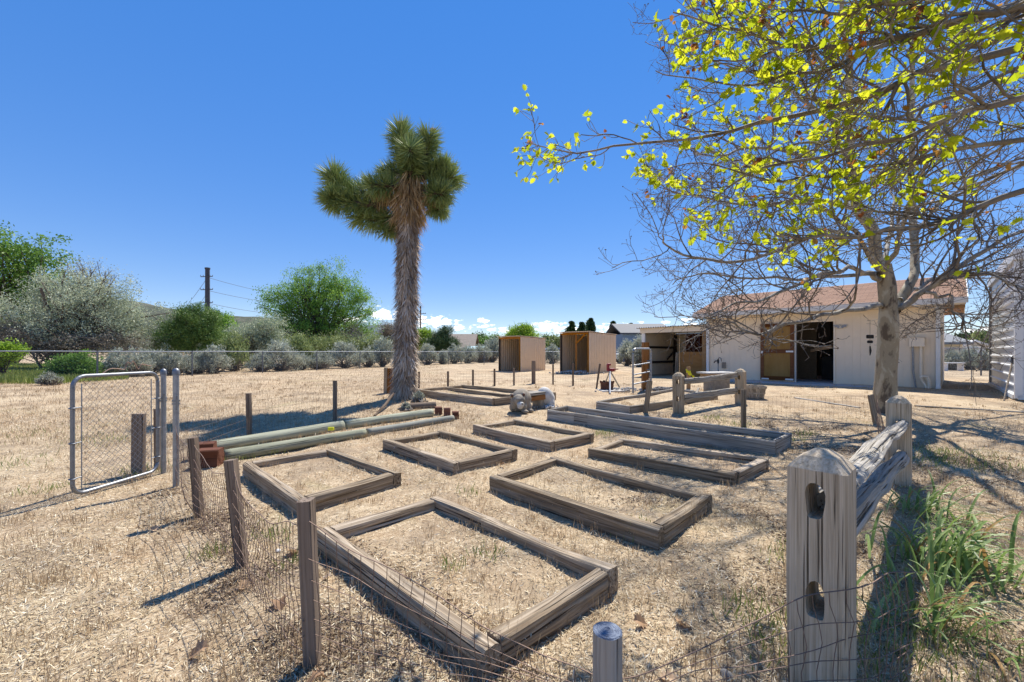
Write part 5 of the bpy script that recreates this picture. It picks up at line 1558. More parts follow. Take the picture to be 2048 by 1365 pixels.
for i, (py, px2, py2) in enumerate(((560, 368, 618), (590, 395, 612))):
    o = tube_obj('power_line', [P(412, py, 70), P((412 + px2) / 2, (py + py2) / 2 + 2, 80), P(px2, py2, 90)], .03, MATS['pole_dark'], None, 4)
    tag(o, ('upper' if i == 0 else 'lower') + ' power line slanting down left from the dark steel pole', 'power line', 'power lines')
# ------------------------------------------------------------------ branching
def grow(start, dirs, L, r0, r1, n, rng, wiggle=.25, up=0.0, droop=0.0):
    """start (m,3), dirs (m,3), lengths (m,) -> paths (m,n,3), radii (m,n)"""
    m = len(start); d = unit(np.asarray(dirs, float)); P_ = [np.asarray(start, float)]
    st = (np.asarray(L) / (n - 1))[:, None]
    for i in range(n - 1):
        d = unit(d + rng.normal(0, wiggle, (m, 3)) / math.sqrt(n) * 1.6 + np.array([0, 0, up / n]) - np.array([0, 0, droop / n]) * (i / n))
        P_.append(P_[-1] + d * st)
    paths = np.stack(P_, 1)
    f = np.linspace(0, 1, n)[None]
    radii = np.asarray(r0)[:, None] * (1 - f) + np.asarray(r1)[:, None] * f
    return paths, radii

def spawn(paths, radii, k, rng, t0=.25, t1=1.0, spread=.9, lmin=.3, lmax=.6, n=5, rr=.6, wiggle=.3, up=.2, droop=0., fwd=.7, tip=.0025, side=None):
    m, nn, _ = paths.shape
    t = np.sort(rng.uniform(t0, t1, (m, k)), 1)
    x = t * (nn - 1); i = np.clip(x.astype(int), 0, nn - 2); f = (x - i)[..., None]
    rows = np.arange(m)[:, None]
    base = paths[rows, i] * (1 - f) + paths[rows, i + 1] * f
    rb = radii[rows, i] * (1 - f[..., 0]) + radii[rows, i + 1] * f[..., 0]
    tan = unit(paths[rows, i + 1] - paths[rows, i])
    perp = unit(np.cross(tan, rng.normal(size=(m, k, 3))))
    if side is not None: perp = unit(perp * np.array([1, 1, side]))
    d = unit(tan * fwd + perp * spread)
    L = rng.uniform(lmin, lmax, (m, k)) * (1.15 - .55 * (t - t0) / max(1e-6, t1 - t0))
    p, r = grow(base.reshape(-1, 3), d.reshape(-1, 3), L.ravel(), np.minimum(rb * rr, rb * .9).ravel(), np.full(m * k, tip), n, rng, wiggle, up, droop)
    return p, r

def crown_pts(lobes, nclump, rng, shell=.45):
    lob = np.array(lobes, float)
    w = (lob[:, 3] * lob[:, 4] * lob[:, 5]) ** .67; w /= w.sum()
    i = rng.choice(len(lob), nclump, p=w)
    d = rdirs(nclump, rng); r = rng.random(nclump) ** shell
    r = r * (1 + .75 * vnoise(d * 2.3 + lob[i, :1] * 3.1) + .45 * vnoise(d * 5.1 + lob[i, 2:3]))
    return lob[i, :3] + d * r[:, None] * lob[i, 3:6]

def px_lobes(lobes, d, deep=1.0):
    out = []
    for l in lobes:
        px, py, rx, ry = l[:4]; dd = d + (l[4] if len(l) > 4 else 0)
        c = P(px, py, dd); s = dd / FPX
        out.append((c.x, c.y, c.z, rx * s, rx * s * deep, ry * s))
    return out

def leafy_tree(name, label, cat, bpx, d, lobes, mat, nclump, per, cr, ll, lw, seed, group=None, trunk_r=.15, deep=.8, limbs=40, twig='trunk_brown', shell=.45, vert=0.0, twigs=0, trunkmat=None, stems=1, crown_name='crown', flat=1.0, dark=None):
    rng = np.random.default_rng(seed)
    LB_ = px_lobes(lobes, d, deep)
    base = GD(bpx, d)
    t = thing(name, label, cat, base, group)
    cc = crown_pts(LB_, nclump, rng, shell)
    # leaves
    n = nclump * per
    size = rng.uniform(.6, 1.3, nclump)
    C = np.repeat(cc, per, 0) + rng.normal(0, 1, (n, 3)) * np.array([1, 1, .75 * flat]) * (cr * np.repeat(size, per))[:, None] * .55
    D = rdirs(n, rng); D[:, 2] += vert
    V, F = leaf_quads(C, D, ll * rng.uniform(.6, 1.3, n), lw * rng.uniform(.6, 1.3, n), rng)
    rv = np.clip(np.repeat(rng.normal(.5, .22, nclump), per) + rng.normal(0, .16, n), 0, 1)
    o = link(crown_name, npmesh(crown_name, V, F, rv), MATS[mat], t)
    # wood
    lob = np.array(LB_); mid = lob[:, :3].mean(0); zlow = (lob[:, 2] - lob[:, 5]).min()
    B = Batch()
    tops = []
    for s in range(stems):
        bx = np.array([base.x, base.y, base.z - .1]) + (rng.normal(0, trunk_r * 2.5, 3) * np.array([1, 1, 0]) if stems > 1 else 0)
        tgt = mid + rng.normal(0, 1, 3) * lob[:, 3:6].mean(0) * (.35 if stems > 1 else .08)
        pts = smooth_path([bx, bx * .55 + tgt * .45 + rng.normal(0, .12, 3) * (tgt[2] - bx[2]), tgt], 14)
        B.add(*tubes(pts[None], (np.linspace(trunk_r, trunk_r * .35, 14))[None], 8)); tops.append(pts)
    tr = link('trunk', B.mesh('trunk'), MATS[trunkmat or twig], t)
    if limbs:
        B = Batch(); sel = cc[rng.choice(len(cc), min(limbs, len(cc)), replace=False)]
        paths = []
        for q_ in sel:
            tp = tops[rng.integers(len(tops))]; i = int(np.clip(rng.uniform(.3, .95) * 13, 3, 13))
            a = tp[i]; mdl = a * .5 + q_ * .5 + np.array([0, 0, .06 * np.linalg.norm(q_ - a)]) + rng.normal(0, .06, 3) * np.linalg.norm(q_ - a)
            paths.append(smooth_path([a, mdl, q_], 7))
        paths = np.array(paths); R = np.linspace(trunk_r * .38, .012 + trunk_r * .03, 7)[None].repeat(len(paths), 0)
        B.add(*tubes(paths, R, 5))
        if twigs:
            p2, r2 = spawn(paths, R, twigs, rng, .35, 1.0, .9, trunk_r * 3, trunk_r * 7, 5, .6, .4, .2, tip=.006)
            B.add(*tubes(p2, r2, 3))
        link('limbs', B.mesh('limbs'), MATS[twig], t)['kind'] = 'stuff'
    return t

# ------------------------------------------------------------------ trees behind the boundary fence
leafy_tree('green_tree', 'tall dark green tree at the left edge', 'tree', 20, 34, [(10, 560, 95, 80), (70, 520, 55, 52), (95, 580, 42, 40), (-60, 600, 110, 90), (40, 640, 90, 50), (-10, 490, 60, 40)], 'leaf_green', 420, 60, .8, .24, .11, 1, trunk_r=.3, limbs=70, twigs=3)
leafy_tree('bare_tree', 'sparse dark twiggy tree rising behind the silvery tree', 'tree', 165, 33, [(165, 550, 45, 40), (205, 560, 30, 25), (140, 580, 40, 40)], 'leaf_silver', 110, 22, .7, .14, .05, 2, trunk_r=.16, limbs=70, twigs=7, twig='twig_dark')
leafy_tree('silver_tree', 'wide silvery-green tree with dark crooked limbs on the left', 'tree', 130, 25, [(150, 620, 95, 60), (215, 600, 60, 45), (255, 650, 70, 55), (60, 640, 70, 55), (180, 670, 120, 40), (110, 575, 45, 40)], 'leaf_silver', 720, 60, .46, .13, .045, 3, trunk_r=.2, limbs=110, twigs=5, twig='twig_dark', stems=4)
leafy_tree('brush_thicket', 'brownish leafless thicket low under the silvery tree', 'shrub', 90, 24, [(60, 680, 90, 35), (150, 685, 90, 26), (240, 690, 60, 22), (0, 670, 60, 40)], 'leaf_dusk', 500, 40, .4, .14, .03, 4, trunk_r=.06, limbs=120, twigs=5, twig='twig_grey', stems=6)
leafy_tree('juniper', 'dense dark green juniper in front of the utility pole', 'tree', 378, 26.5, [(378, 660, 56, 36), (395, 635, 40, 24), (350, 685, 48, 30), (410, 680, 40, 34), (372, 628, 22, 14)], 'leaf_juniper', 620, 70, .34, .16, .03, 5, trunk_r=.15, limbs=40, shell=.38)
leafy_tree('green_shrub', 'bright green tall shrub right of the juniper', 'shrub', 448, 33, [(445, 660, 26, 34), (458, 690, 30, 30), (430, 650, 18, 22)], 'leaf_willow', 220, 55, .5, .17, .07, 6, trunk_r=.08, limbs=25, stems=3)
leafy_tree('silver_tree', 'low silvery tree between the juniper and the tall willow', 'tree', 500, 31, [(500, 672, 50, 26), (540, 655, 34, 26), (470, 690, 40, 22), (540, 690, 40, 22)], 'leaf_silver', 420, 55, .42, .14, .045, 7, trunk_r=.12, limbs=50, twigs=4, twig='twig_dark', stems=3)
leafy_tree('willow_tree', 'tall bright green willow left of the yucca', 'tree', 640, 38, [(645, 555, 46, 38), (590, 580, 45, 38), (555, 605, 38, 36), (690, 580, 42, 34), (640, 615, 85, 55), (715, 620, 36, 42), (575, 650, 50, 45), (660, 665, 80, 36), (730, 660, 26, 36)], 'leaf_willow', 820, 62, .55, .20, .055, 8, trunk_r=.26, limbs=110, twigs=4, vert=-.5, stems=5)
leafy_tree('bare_shrub', 'pale leafless shrub in front of the willow', 'shrub', 712, 34, [(710, 665, 32, 30), (700, 690, 40, 14)], 'leaf_dusk', 60, 14, .5, .12, .03, 9, trunk_r=.09, limbs=70, twigs=6, twig='twig_grey', stems=5)
leafy_tree('green_shrub', 'yellow-green shrub hugging the foot of the willow', 'shrub', 640, 33, [(600, 690, 50, 22), (680, 692, 60, 20), (745, 690, 36, 26), (560, 695, 40, 16)], 'leaf_rabbit', 420, 50, .45, .17, .05, 10, trunk_r=.06, limbs=30, stems=5)
leafy_tree('bare_tree', 'brown dead conifer just left of the yucca trunk', 'tree', 780, 45, [(780, 665, 26, 20), (790, 690, 30, 14), (770, 650, 12, 10)], 'leaf_dusk', 160, 40, .5, .2, .04, 11, trunk_r=.14, limbs=60, twigs=4, twig='twig_grey')
leafy_tree('green_shrub', 'lime green bush peeping out right of the yucca trunk', 'shrub', 846, 55, [(848, 674, 16, 18), (836, 682, 14, 16)], 'leaf_lime', 150, 45, .6, .25, .12, 12, trunk_r=.08, limbs=10)
leafy_tree('pine_tree', 'dark green pine right of the yucca trunk', 'tree', 886, 44, [(890, 665, 14, 12), (884, 684, 27, 18), (872, 690, 18, 16), (905, 690, 12, 14)], 'leaf_pine', 330, 60, .42, .24, .035, 13, trunk_r=.13, limbs=30, shell=.35)
for i, (px, py, rx, ry, d, lab, mt) in enumerate((
        (955, 688, 24, 20, 75, 'rounded dark green tree above the green-roofed shed', 'leaf_juniper'),
        (985, 688, 18, 16, 70, 'green tree between the shed and the left tan shelter', 'leaf_green'),
        (1100, 690, 18, 18, 66, 'dark green tree between the two tan shelters', 'leaf_juniper'),
        (1118, 690, 14, 16, 60, 'olive green tree touching the right tan shelter', 'leaf_rabbit'),
        (925, 690, 18, 12, 80, 'low dark tree behind the brown roofs', 'leaf_pine'))):
    leafy_tree('distant_tree', lab, 'tree', px, d, [(px, py, rx, ry), (px - rx * .5, py + 6, rx * .7, ry * .7), (px + rx * .5, py + 6, rx * .7, ry * .7)], mt, 160, 45, .7, .34, .16, 30 + i, trunk_r=.15, limbs=14, group='distant trees')
leafy_tree('willow_tree', 'bright weeping willow behind the left tan shelter', 'tree', 1042, 70, [(1042, 668, 26, 16), (1030, 676, 20, 16), (1056, 676, 18, 16), (1046, 658, 14, 9)], 'leaf_lime', 330, 50, .75, .36, .10, 40, trunk_r=.2, limbs=24, vert=-.9)
def conifer(label, px, top, base_py, w, d, seed):
    rng = np.random.default_rng(seed); b = GD(px, d); zt_ = EYE - (top - HY) / FPX * d
    t = thing('conifer', label, 'tree', b, 'distant conifers')
    H = zt_ - b.z; n = 6500
    lv = np.sort(rng.random(40)); i = rng.integers(0, 40, n); h = rng.random(n) ** 1.2
    rad = 1.55 * w * d / FPX * (1 - h) ** .55 * (.95 + .5 * vnoise(np.stack([h * 14 + seed, h * 0, h * 0], -1))) + .2
    a = rng.random(n) * 2 * math.pi; r = rad * rng.random(n) ** .5
    lob = .62 + .9 * vnoise(np.stack([np.cos(a) * 2 + seed, np.sin(a) * 2, h * 9], -1) ) * 2
    r = r * np.clip(lob, .3, 1.3)
    C = np.stack([b.x + r * np.cos(a), b.y + r * np.sin(a), b.z + .1 * H + h * H * .9 - r * .12], -1)
    D = np.stack([np.cos(a), np.sin(a), rng.normal(.1, .4, n)], -1)
    V, F = leaf_quads(C, D, rng.uniform(.35, .8, n), rng.uniform(.15, .35, n), rng)
    link('crown', npmesh('crown', V, F, rng.random(n)), MATS['leaf_pine'], t)
    tube_obj('trunk', [b, Vector((b.x, b.y, b.z + H * .97))], [.25, .03], MATS['trunk_brown'], t, 6)
for i, (px, top, w, lab) in enumerate(((1143, 643, 15, 'leftmost dark conifer above the right tan shelter'), (1163, 645, 11, 'second dark conifer from the left above the right tan shelter'), (1182, 637, 14, 'tallest dark conifer above the right tan shelter'),
                                       (1226, 643, 14, 'lone dark conifer at the right end of the right tan shelter'), (1250, 652, 10, 'dark conifer between the right tan shelter and the blue house'), (1262, 647, 10, 'dark conifer touching the blue house roof'))):
    conifer(lab, px, top, 705, w, 85 + 3 * i, 50 + i)
leafy_tree('distant_tree', 'dark round tree right of the grey outbuilding', 'tree', 1938, 60, [(1938, 680, 20, 14), (1950, 690, 18, 12)], 'leaf_pine', 150, 45, .7, .34, .16, 70, limbs=12, group='distant trees')
leafy_tree('distant_tree', 'olive green tree beside the tall metal building', 'tree', 1968, 55, [(1970, 680, 16, 15), (1960, 690, 16, 10)], 'leaf_rabbit', 150, 45, .7, .34, .16, 71, limbs=12, group='distant trees')
leafy_tree('green_shrub', 'rounded green bush behind the fence at far left', 'shrub', 150, 17.6, [(150, 733, 38, 26), (130, 740, 24, 22), (172, 742, 20, 18)], 'leaf_green', 300, 55, .22, .07, .04, 72, trunk_r=.04, limbs=20, stems=4)
leafy_tree('young_tree', 'small yellow-green tree at the far left edge', 'tree', 8, 17.5, [(6, 705, 26, 20), (-12, 715, 28, 22)], 'leaf_lime', 200, 45, .24, .09, .05, 73, trunk_r=.06, limbs=20)

# ------------------------------------------------------------------ sagebrush
def sage(label, px, d, wpx, hpx, mat, seed, n=3600, group='sagebrush along the boundary fence', tall=.12, name='sagebrush'):
    rng = np.random.default_rng(seed); b = GD(px, d)
    w = wpx * d / FPX; h = hpx * d / FPX * (1.22 if n > 2000 else 1)
    t = thing(name, label, 'shrub', b, group)
    ns = 60
    a = rng.random(ns) * 2 * math.pi; q_ = rng.random(ns) ** .6
    tip = np.stack([b.x + np.cos(a) * q_ * w, b.y + np.sin(a) * q_ * w * .8, b.z + h * (1 - .65 * q_ ** 2) * rng.uniform(.72, 1.05, ns)], -1)
    root = np.array([b.x, b.y, b.z]) + rng.normal(0, .08, (ns, 3)) * np.array([1, 1, 0])
    mid = root * .5 + tip * .5 + np.stack([np.cos(a) * w * .18, np.sin(a) * w * .18, -h * .06 * np.ones(ns)], -1)
    paths = np.stack([root, root * .45 + mid * .55, mid, mid * .4 + tip * .6, tip], 1)
    B = Batch(); B.add(*tubes(paths, np.linspace(.022, .006, 5)[None].repeat(ns, 0), 4))
    p2, r2 = spawn(paths, np.linspace(.022, .006, 5)[None].repeat(ns, 0), 4, rng, .45, 1, .8, h * .12, h * .3, 4, .6, .3, .6, tip=.003)
    B.add(*tubes(p2, r2, 3))
    link('stems', B.mesh('stems'), MATS['twig_grey'], t)['kind'] = 'stuff'
    allp = np.concatenate([p2[:, -1], p2[:, 2], tip]); k = rng.integers(0, len(allp), n)
    up = rng.random(n) * tall * h
    C = allp[k] + rng.normal(0, h * .05, (n, 3)); C[:, 2] += up * .5
    C[:, 2] = np.maximum(C[:, 2], b.z + .03)
    D = rng.normal(0, .5, (n, 3)) + np.array([0, 0, .9]) + np.stack([(C[:, 0] - b.x) / w, (C[:, 1] - b.y) / w, np.zeros(n)], -1) * .5
    V, F = leaf_quads(C, D, rng.uniform(.05, .13, n) * (h + .25), rng.uniform(.014, .03, n) * (h + .3), rng)
    rv = np.clip(np.repeat(rng.normal(.5, .18, len(allp)), 1)[k] + rng.normal(0, .15, n), 0, 1)
    link('foliage', npmesh('foliage', V, F, rv), MATS[mat], t)
    return t
near_names = ('left of', 'right of')
rngS = np.random.default_rng(77)
sg = [(255, 1.2, 36, 46, 'leaf_sage', 'grey sagebrush seen above the left end of the gate'), (300, 1.6, 34, 48, 'leaf_sage', 'grey sagebrush seen above the middle of the gate'),
      (345, 1.0, 26, 40, 'leaf_sage', 'grey sagebrush just right of the steel gate posts'), (385, 1.2, 34, 46, 'leaf_sage', 'broad grey sagebrush below the juniper'),
      (428, .9, 30, 42, 'leaf_sage', 'grey sagebrush right of the one below the juniper'), (470, 2.6, 36, 56, 'leaf_rabbit', 'olive feathery bush behind the fence below the low silvery tree'),
      (520, .9, 28, 34, 'leaf_sage', 'low grey sagebrush just right of the third fence post'), (560, 1.0, 34, 40, 'leaf_sage', 'grey sagebrush mound left of the fourth fence post'),
      (600, 1.2, 24, 34, 'leaf_sage', 'small grey sagebrush behind the fourth fence post'), (640, 1.0, 26, 34, 'leaf_sage', 'pale sagebrush right of the fourth fence post'),
      (690, 1.6, 40, 48, 'leaf_sage', 'largest dark-stemmed sagebrush in front of the willow'), (735, 1.2, 24, 40, 'leaf_sage', 'sagebrush between the largest one and the yucca trunk'),
      (765, 1.0, 24, 44, 'leaf_sage', 'sagebrush hidden half behind the yucca trunk'), (600, 3.2, 30, 56, 'leaf_rabbit', 'olive rabbitbrush at the foot of the willow'),
      (855, 1.4, 26, 34, 'leaf_sage', 'sagebrush just right of the yucca trunk'), (885, 1.0, 16, 30, 'leaf_sage', 'sagebrush below the dark pine'), (908, 1.6, 18, 36, 'leaf_sage', 'tall sagebrush right of the one below the pine'),
      (935, 1.0, 18, 32, 'leaf_sage', 'sagebrush below the green-roofed shed'), (962, 1.4, 20, 32, 'leaf_sage', 'sagebrush right of the green-roofed shed'), (985, 1.0, 16, 34, 'leaf_sage', 'sagebrush touching the left tan shelter')]
for i, (px, off, w, h, mt, lab) in enumerate(sg):
    sage(lab, px, fence_depth(px) + off + .5, w * rngS.uniform(.8, 1.3), h * rngS.uniform(.72, 1.15), mt, 100 + i)
for i, (px, d, w, h, lab) in enumerate(((1104, 39, 16, 30, 'sagebrush between the two tan shelters'), (1255, 33, 18, 40, 'sagebrush just right of the right tan shelter'), (1278, 31, 20, 46, 'dark sagebrush behind the narrow tube gate'),
                                        (1905, 25.5, 18, 30, 'sagebrush beyond the fence right of the grey outbuilding'), (1940, 26, 26, 34, 'broad sagebrush beyond the fence by the white garage'), (1968, 25, 16, 30, 'sagebrush beside the tall metal building'))):
    sage(lab, px, d, w, h, 'leaf_sage', 140 + i, group='sagebrush near the buildings')
for i, (px, py, w, h, lab) in enumerate(((98, 771, 22, 26, 'pale sage bush at the foot of the fence on the far left'), (838, 803, 11, 20, 'small silvery sage plant at the foot of the yucca'), (812, 820, 9, 14, 'smaller silvery sage plant beside the rotten log'))):
    p = G(px, py); sage(lab, px, p.y, w, h, 'leaf_sage', 160 + i, n=1100, group='small sage plants', name='sage_plant')

# ------------------------------------------------------------------ yucca (Joshua tree)
YB = G(806, 797); YD = YB.y
yucca = thing('joshua_tree', 'tall shaggy Joshua tree with spiky green crown in the middle', 'tree', YB)
rng = np.random.default_rng(404)
def yp(px, py, dd=0.0): return np.array(P(px, py, YD + dd))
tp = smooth_path([np.array(YB) - [0, 0, .1], yp(808, 760), yp(811, 700), yp(814, 620), yp(814, 540), yp(816, 470), yp(820, 400), yp(824, 350)], 40)
mpx = YD / FPX
tr_r = np.interp(np.linspace(0, 1, 40), [0, .05, .12, .3, .8, 1], [.33, .27, .22, .20, .19, .15])
V, F = tubes(tp[None], tr_r[None], 18)
link('trunk', npmesh('trunk', V, F), MATS['trunk_brown'], yucca)
def along(path, t):
    n = len(path); x = np.clip(t, 0, 1) * (n - 1); i = np.clip(x.astype(int), 0, n - 2); f = (x - i)[:, None]
    return path[i] * (1 - f) + path[i + 1] * f, unit(path[i + 1] - path[i])
# hanging dead thatch on the trunk
n = 10000
t = rng.random(n) * .80
c, tg_ = along(tp, t)
a = rng.random(n) * 2 * math.pi
rad = np.interp(t, np.linspace(0, 1, 40), tr_r)
out_ = np.stack([np.cos(a), np.sin(a), 0 * a], -1)
C0 = c + out_ * rad[:, None] * .95
D = unit(out_ * rng.uniform(.10, .95, n)[:, None] + np.array([0, 0, -1.0]) + rng.normal(0, .18, (n, 3)))
L = rng.uniform(.16, .38, n) * np.where(t < .08, .5, 1)
V, F = leaf_quads(C0 + D * L[:, None] * .45, D, L, rng.uniform(.014, .032, n), rng, out_)
rv = np.clip(.35 + .25 * vnoise(np.stack([a * 1.5, t * 12, a * 0], -1)) * 2 + rng.normal(0, .2, n), 0, 1)
link('dead_thatch', npmesh('dead_thatch', V, F, rv), MATS['yucca_thatch'], yucca)['kind'] = 'stuff'

def rosette(pts, rlen, n, seed, wid=.020, fwd0=.25, start=0.0):
    rg = np.random.default_rng(seed)
    path = smooth_path(pts, 20)
    t = start + (1 - start) * rg.random(n) ** .8
    c, tg = along(path, t)
    ends = t > .93
    perp = unit(np.cross(tg, rg.normal(size=(n, 3))))
    fwd = rg.uniform(-.25, .75, n) + np.where(t > .8, (t - .8) * 6, 0) * rg.random(n)
    D = unit(perp + tg * fwd[:, None])
    L = rlen * rg.uniform(.72, 1.12, n)
    C = c + D * (L * .5)[:, None] + perp * .02
    V, F = leaf_quads(C, D, L, wid * rg.uniform(.7, 1.2, n), rg)
    rv = np.clip(.22 + .5 * t + rg.normal(0, .2, n), 0, 1)
    link('leaf_rosette', npmesh('leaf_rosette', V, F, rv), MATS['yucca_green'], yucca)['kind'] = 'stuff'
    Vb, Fb = tubes(path[None], np.full((1, 20), .075), 8)
    link('arm', npmesh('arm', Vb, Fb), MATS['trunk_brown'], yucca)
rl = 39 * mpx
rosette([yp(822, 350), yp(812, 310), yp(800, 262)], rl, 1500, 1)
rosette([yp(826, 350), yp(850, 310), yp(858, 272)], rl * .9, 1250, 2)
rosette([yp(820, 365), yp(822, 325, -.25), yp(820, 296, -.55)], rl * .9, 1100, 3)
rosette([yp(818, 368, .1), yp(760, 385), yp(690, 385), yp(666, 350)], rl, 1900, 4, start=.25)
rosette([yp(815, 395), yp(745, 410, -.1), yp(675, 402, -.2), yp(664, 396, -.25)], rl * .95, 1700, 5, start=.3)
rosette([yp(808, 420), yp(770, 440, .2), yp(715, 432, .1)], rl * 1.05, 1300, 6, start=.15)
rosette([yp(812, 430), yp(795, 455, .3), yp(770, 462, .35)], rl * .8, 700, 16, start=.1)
rosette([yp(828, 375), yp(870, 372), yp(906, 355)], rl * .95, 1200, 7, start=.3)
rosette([yp(830, 365), yp(868, 345), yp(893, 330)], rl * .8, 1000, 8, start=.3)
rosette([yp(828, 395), yp(862, 412), yp(885, 418)], rl * .8, 900, 9, start=.4)
rosette([yp(825, 360, .2), yp(835, 330, .6), yp(830, 290, .9)], rl * .9, 800, 10, start=.2)
rosette([yp(822, 362), yp(790, 345, .15), yp(772, 352, .2)], rl * .8, 600, 11, start=.3)
rosette([yp(815, 382), yp(775, 372, -.3), yp(742, 374, -.4)], rl * .85, 700, 12, start=.3)
rosette([yp(832, 380), yp(868, 388, -.25), yp(893, 388, -.3)], rl * .85, 700, 13, start=.3)
# dead skirt: dry leaves hanging round the fork and under the arms
def hang(pts, n, rad, lo, hi):
    path = smooth_path(pts, 16); c, tg = along(path, rng.random(n))
    perp = unit(np.cross(tg, rng.normal(size=(n, 3))))
    D = unit(perp * rng.uniform(.15, .8, n)[:, None] + np.array([0, 0, -.95]) + rng.normal(0, .16, (n, 3)))
    return c + perp * (rad * rng.random(n))[:, None], D, rng.uniform(lo, hi, n)
parts = [hang([yp(822, 352), yp(820, 400), yp(817, 438)], 2300, .34, .30, .55), hang([yp(818, 372, -.1), yp(785, 384, -.1), yp(748, 394, -.1)], 700, .22, .26, .46), hang([yp(830, 372, -.1), yp(862, 385, -.1), yp(876, 400, -.1)], 500, .2, .22, .42)]
c = np.concatenate([q[0] for q in parts]); D = np.concatenate([q[1] for q in parts]); L = np.concatenate([q[2] for q in parts]); n = len(c)
V, F = leaf_quads(c + D * L[:, None] * .4, D, L, rng.uniform(.012, .024, n), rng)
link('dead_skirt', npmesh('dead_skirt', V, F, np.clip(rng.normal(.5, .25, n), 0, 1)), MATS['yucca_dead'], yucca)['kind'] = 'stuff'
for (px, py, s) in ((664, 334, 1.0), (802, 237, .8), (848, 252, .8), (866, 250, .7), (888, 322, .7)):
    k = 240; c0 = yp(px, py + 14)
    D = rdirs(k, rng); D[:, 2] = np.abs(D[:, 2])
    C = c0 + D * rng.random(k)[:, None] * .13 * s
    V, F = leaf_quads(C, D + rdirs(k, rng) * .6, rng.uniform(.03, .08, k), rng.uniform(.015, .035, k), rng)
    link('seed_head', npmesh('seed_head', V, F, rng.random(k)), MATS['yucca_dead'], yucca)['kind'] = 'stuff'

# ------------------------------------------------------------------ big sycamore in front of the barn
SB = G(1768, 824); SD = SB.y
syc = thing('sycamore_tree', 'big pale-barked bare tree in front of the barn', 'tree', SB)
rng = np.random.default_rng(99)
def sp_(px, py, dd=0.0): return np.array(P(px, py, SD + dd))
spx = SD / FPX
def limb(pts, r0, r1, n=26):
    return smooth_path(pts, n), np.linspace(r0, r1, n)
wood_parts = []
tpth, trad = limb([np.array(SB) - [0, 0, .12], sp_(1770, 790), sp_(1773, 720), sp_(1777, 640), sp_(1774, 580), sp_(1768, 530)], 31 * spx, 19 * spx, 30)
trad = np.interp(np.linspace(0, 1, 30), [0, .08, .2, .5, .72, 1], np.array([26, 20, 17.6, 17, 15.5, 11.5]) * spx)
trad = trad * (1 + .05 * np.sin(np.linspace(0, 9, 30)))
V, F = tubes(tpth[None], trad[None], 20)
nz_ = vnoise(V * np.array([5, 5, 2.2])) * .035
cen = np.repeat(tpth, 20, 0); V = V + unit(V - cen) * nz_[:, None]
link('trunk', npmesh('trunk', V, F), MATS['sycamore_bark'], syc, smooth=True)
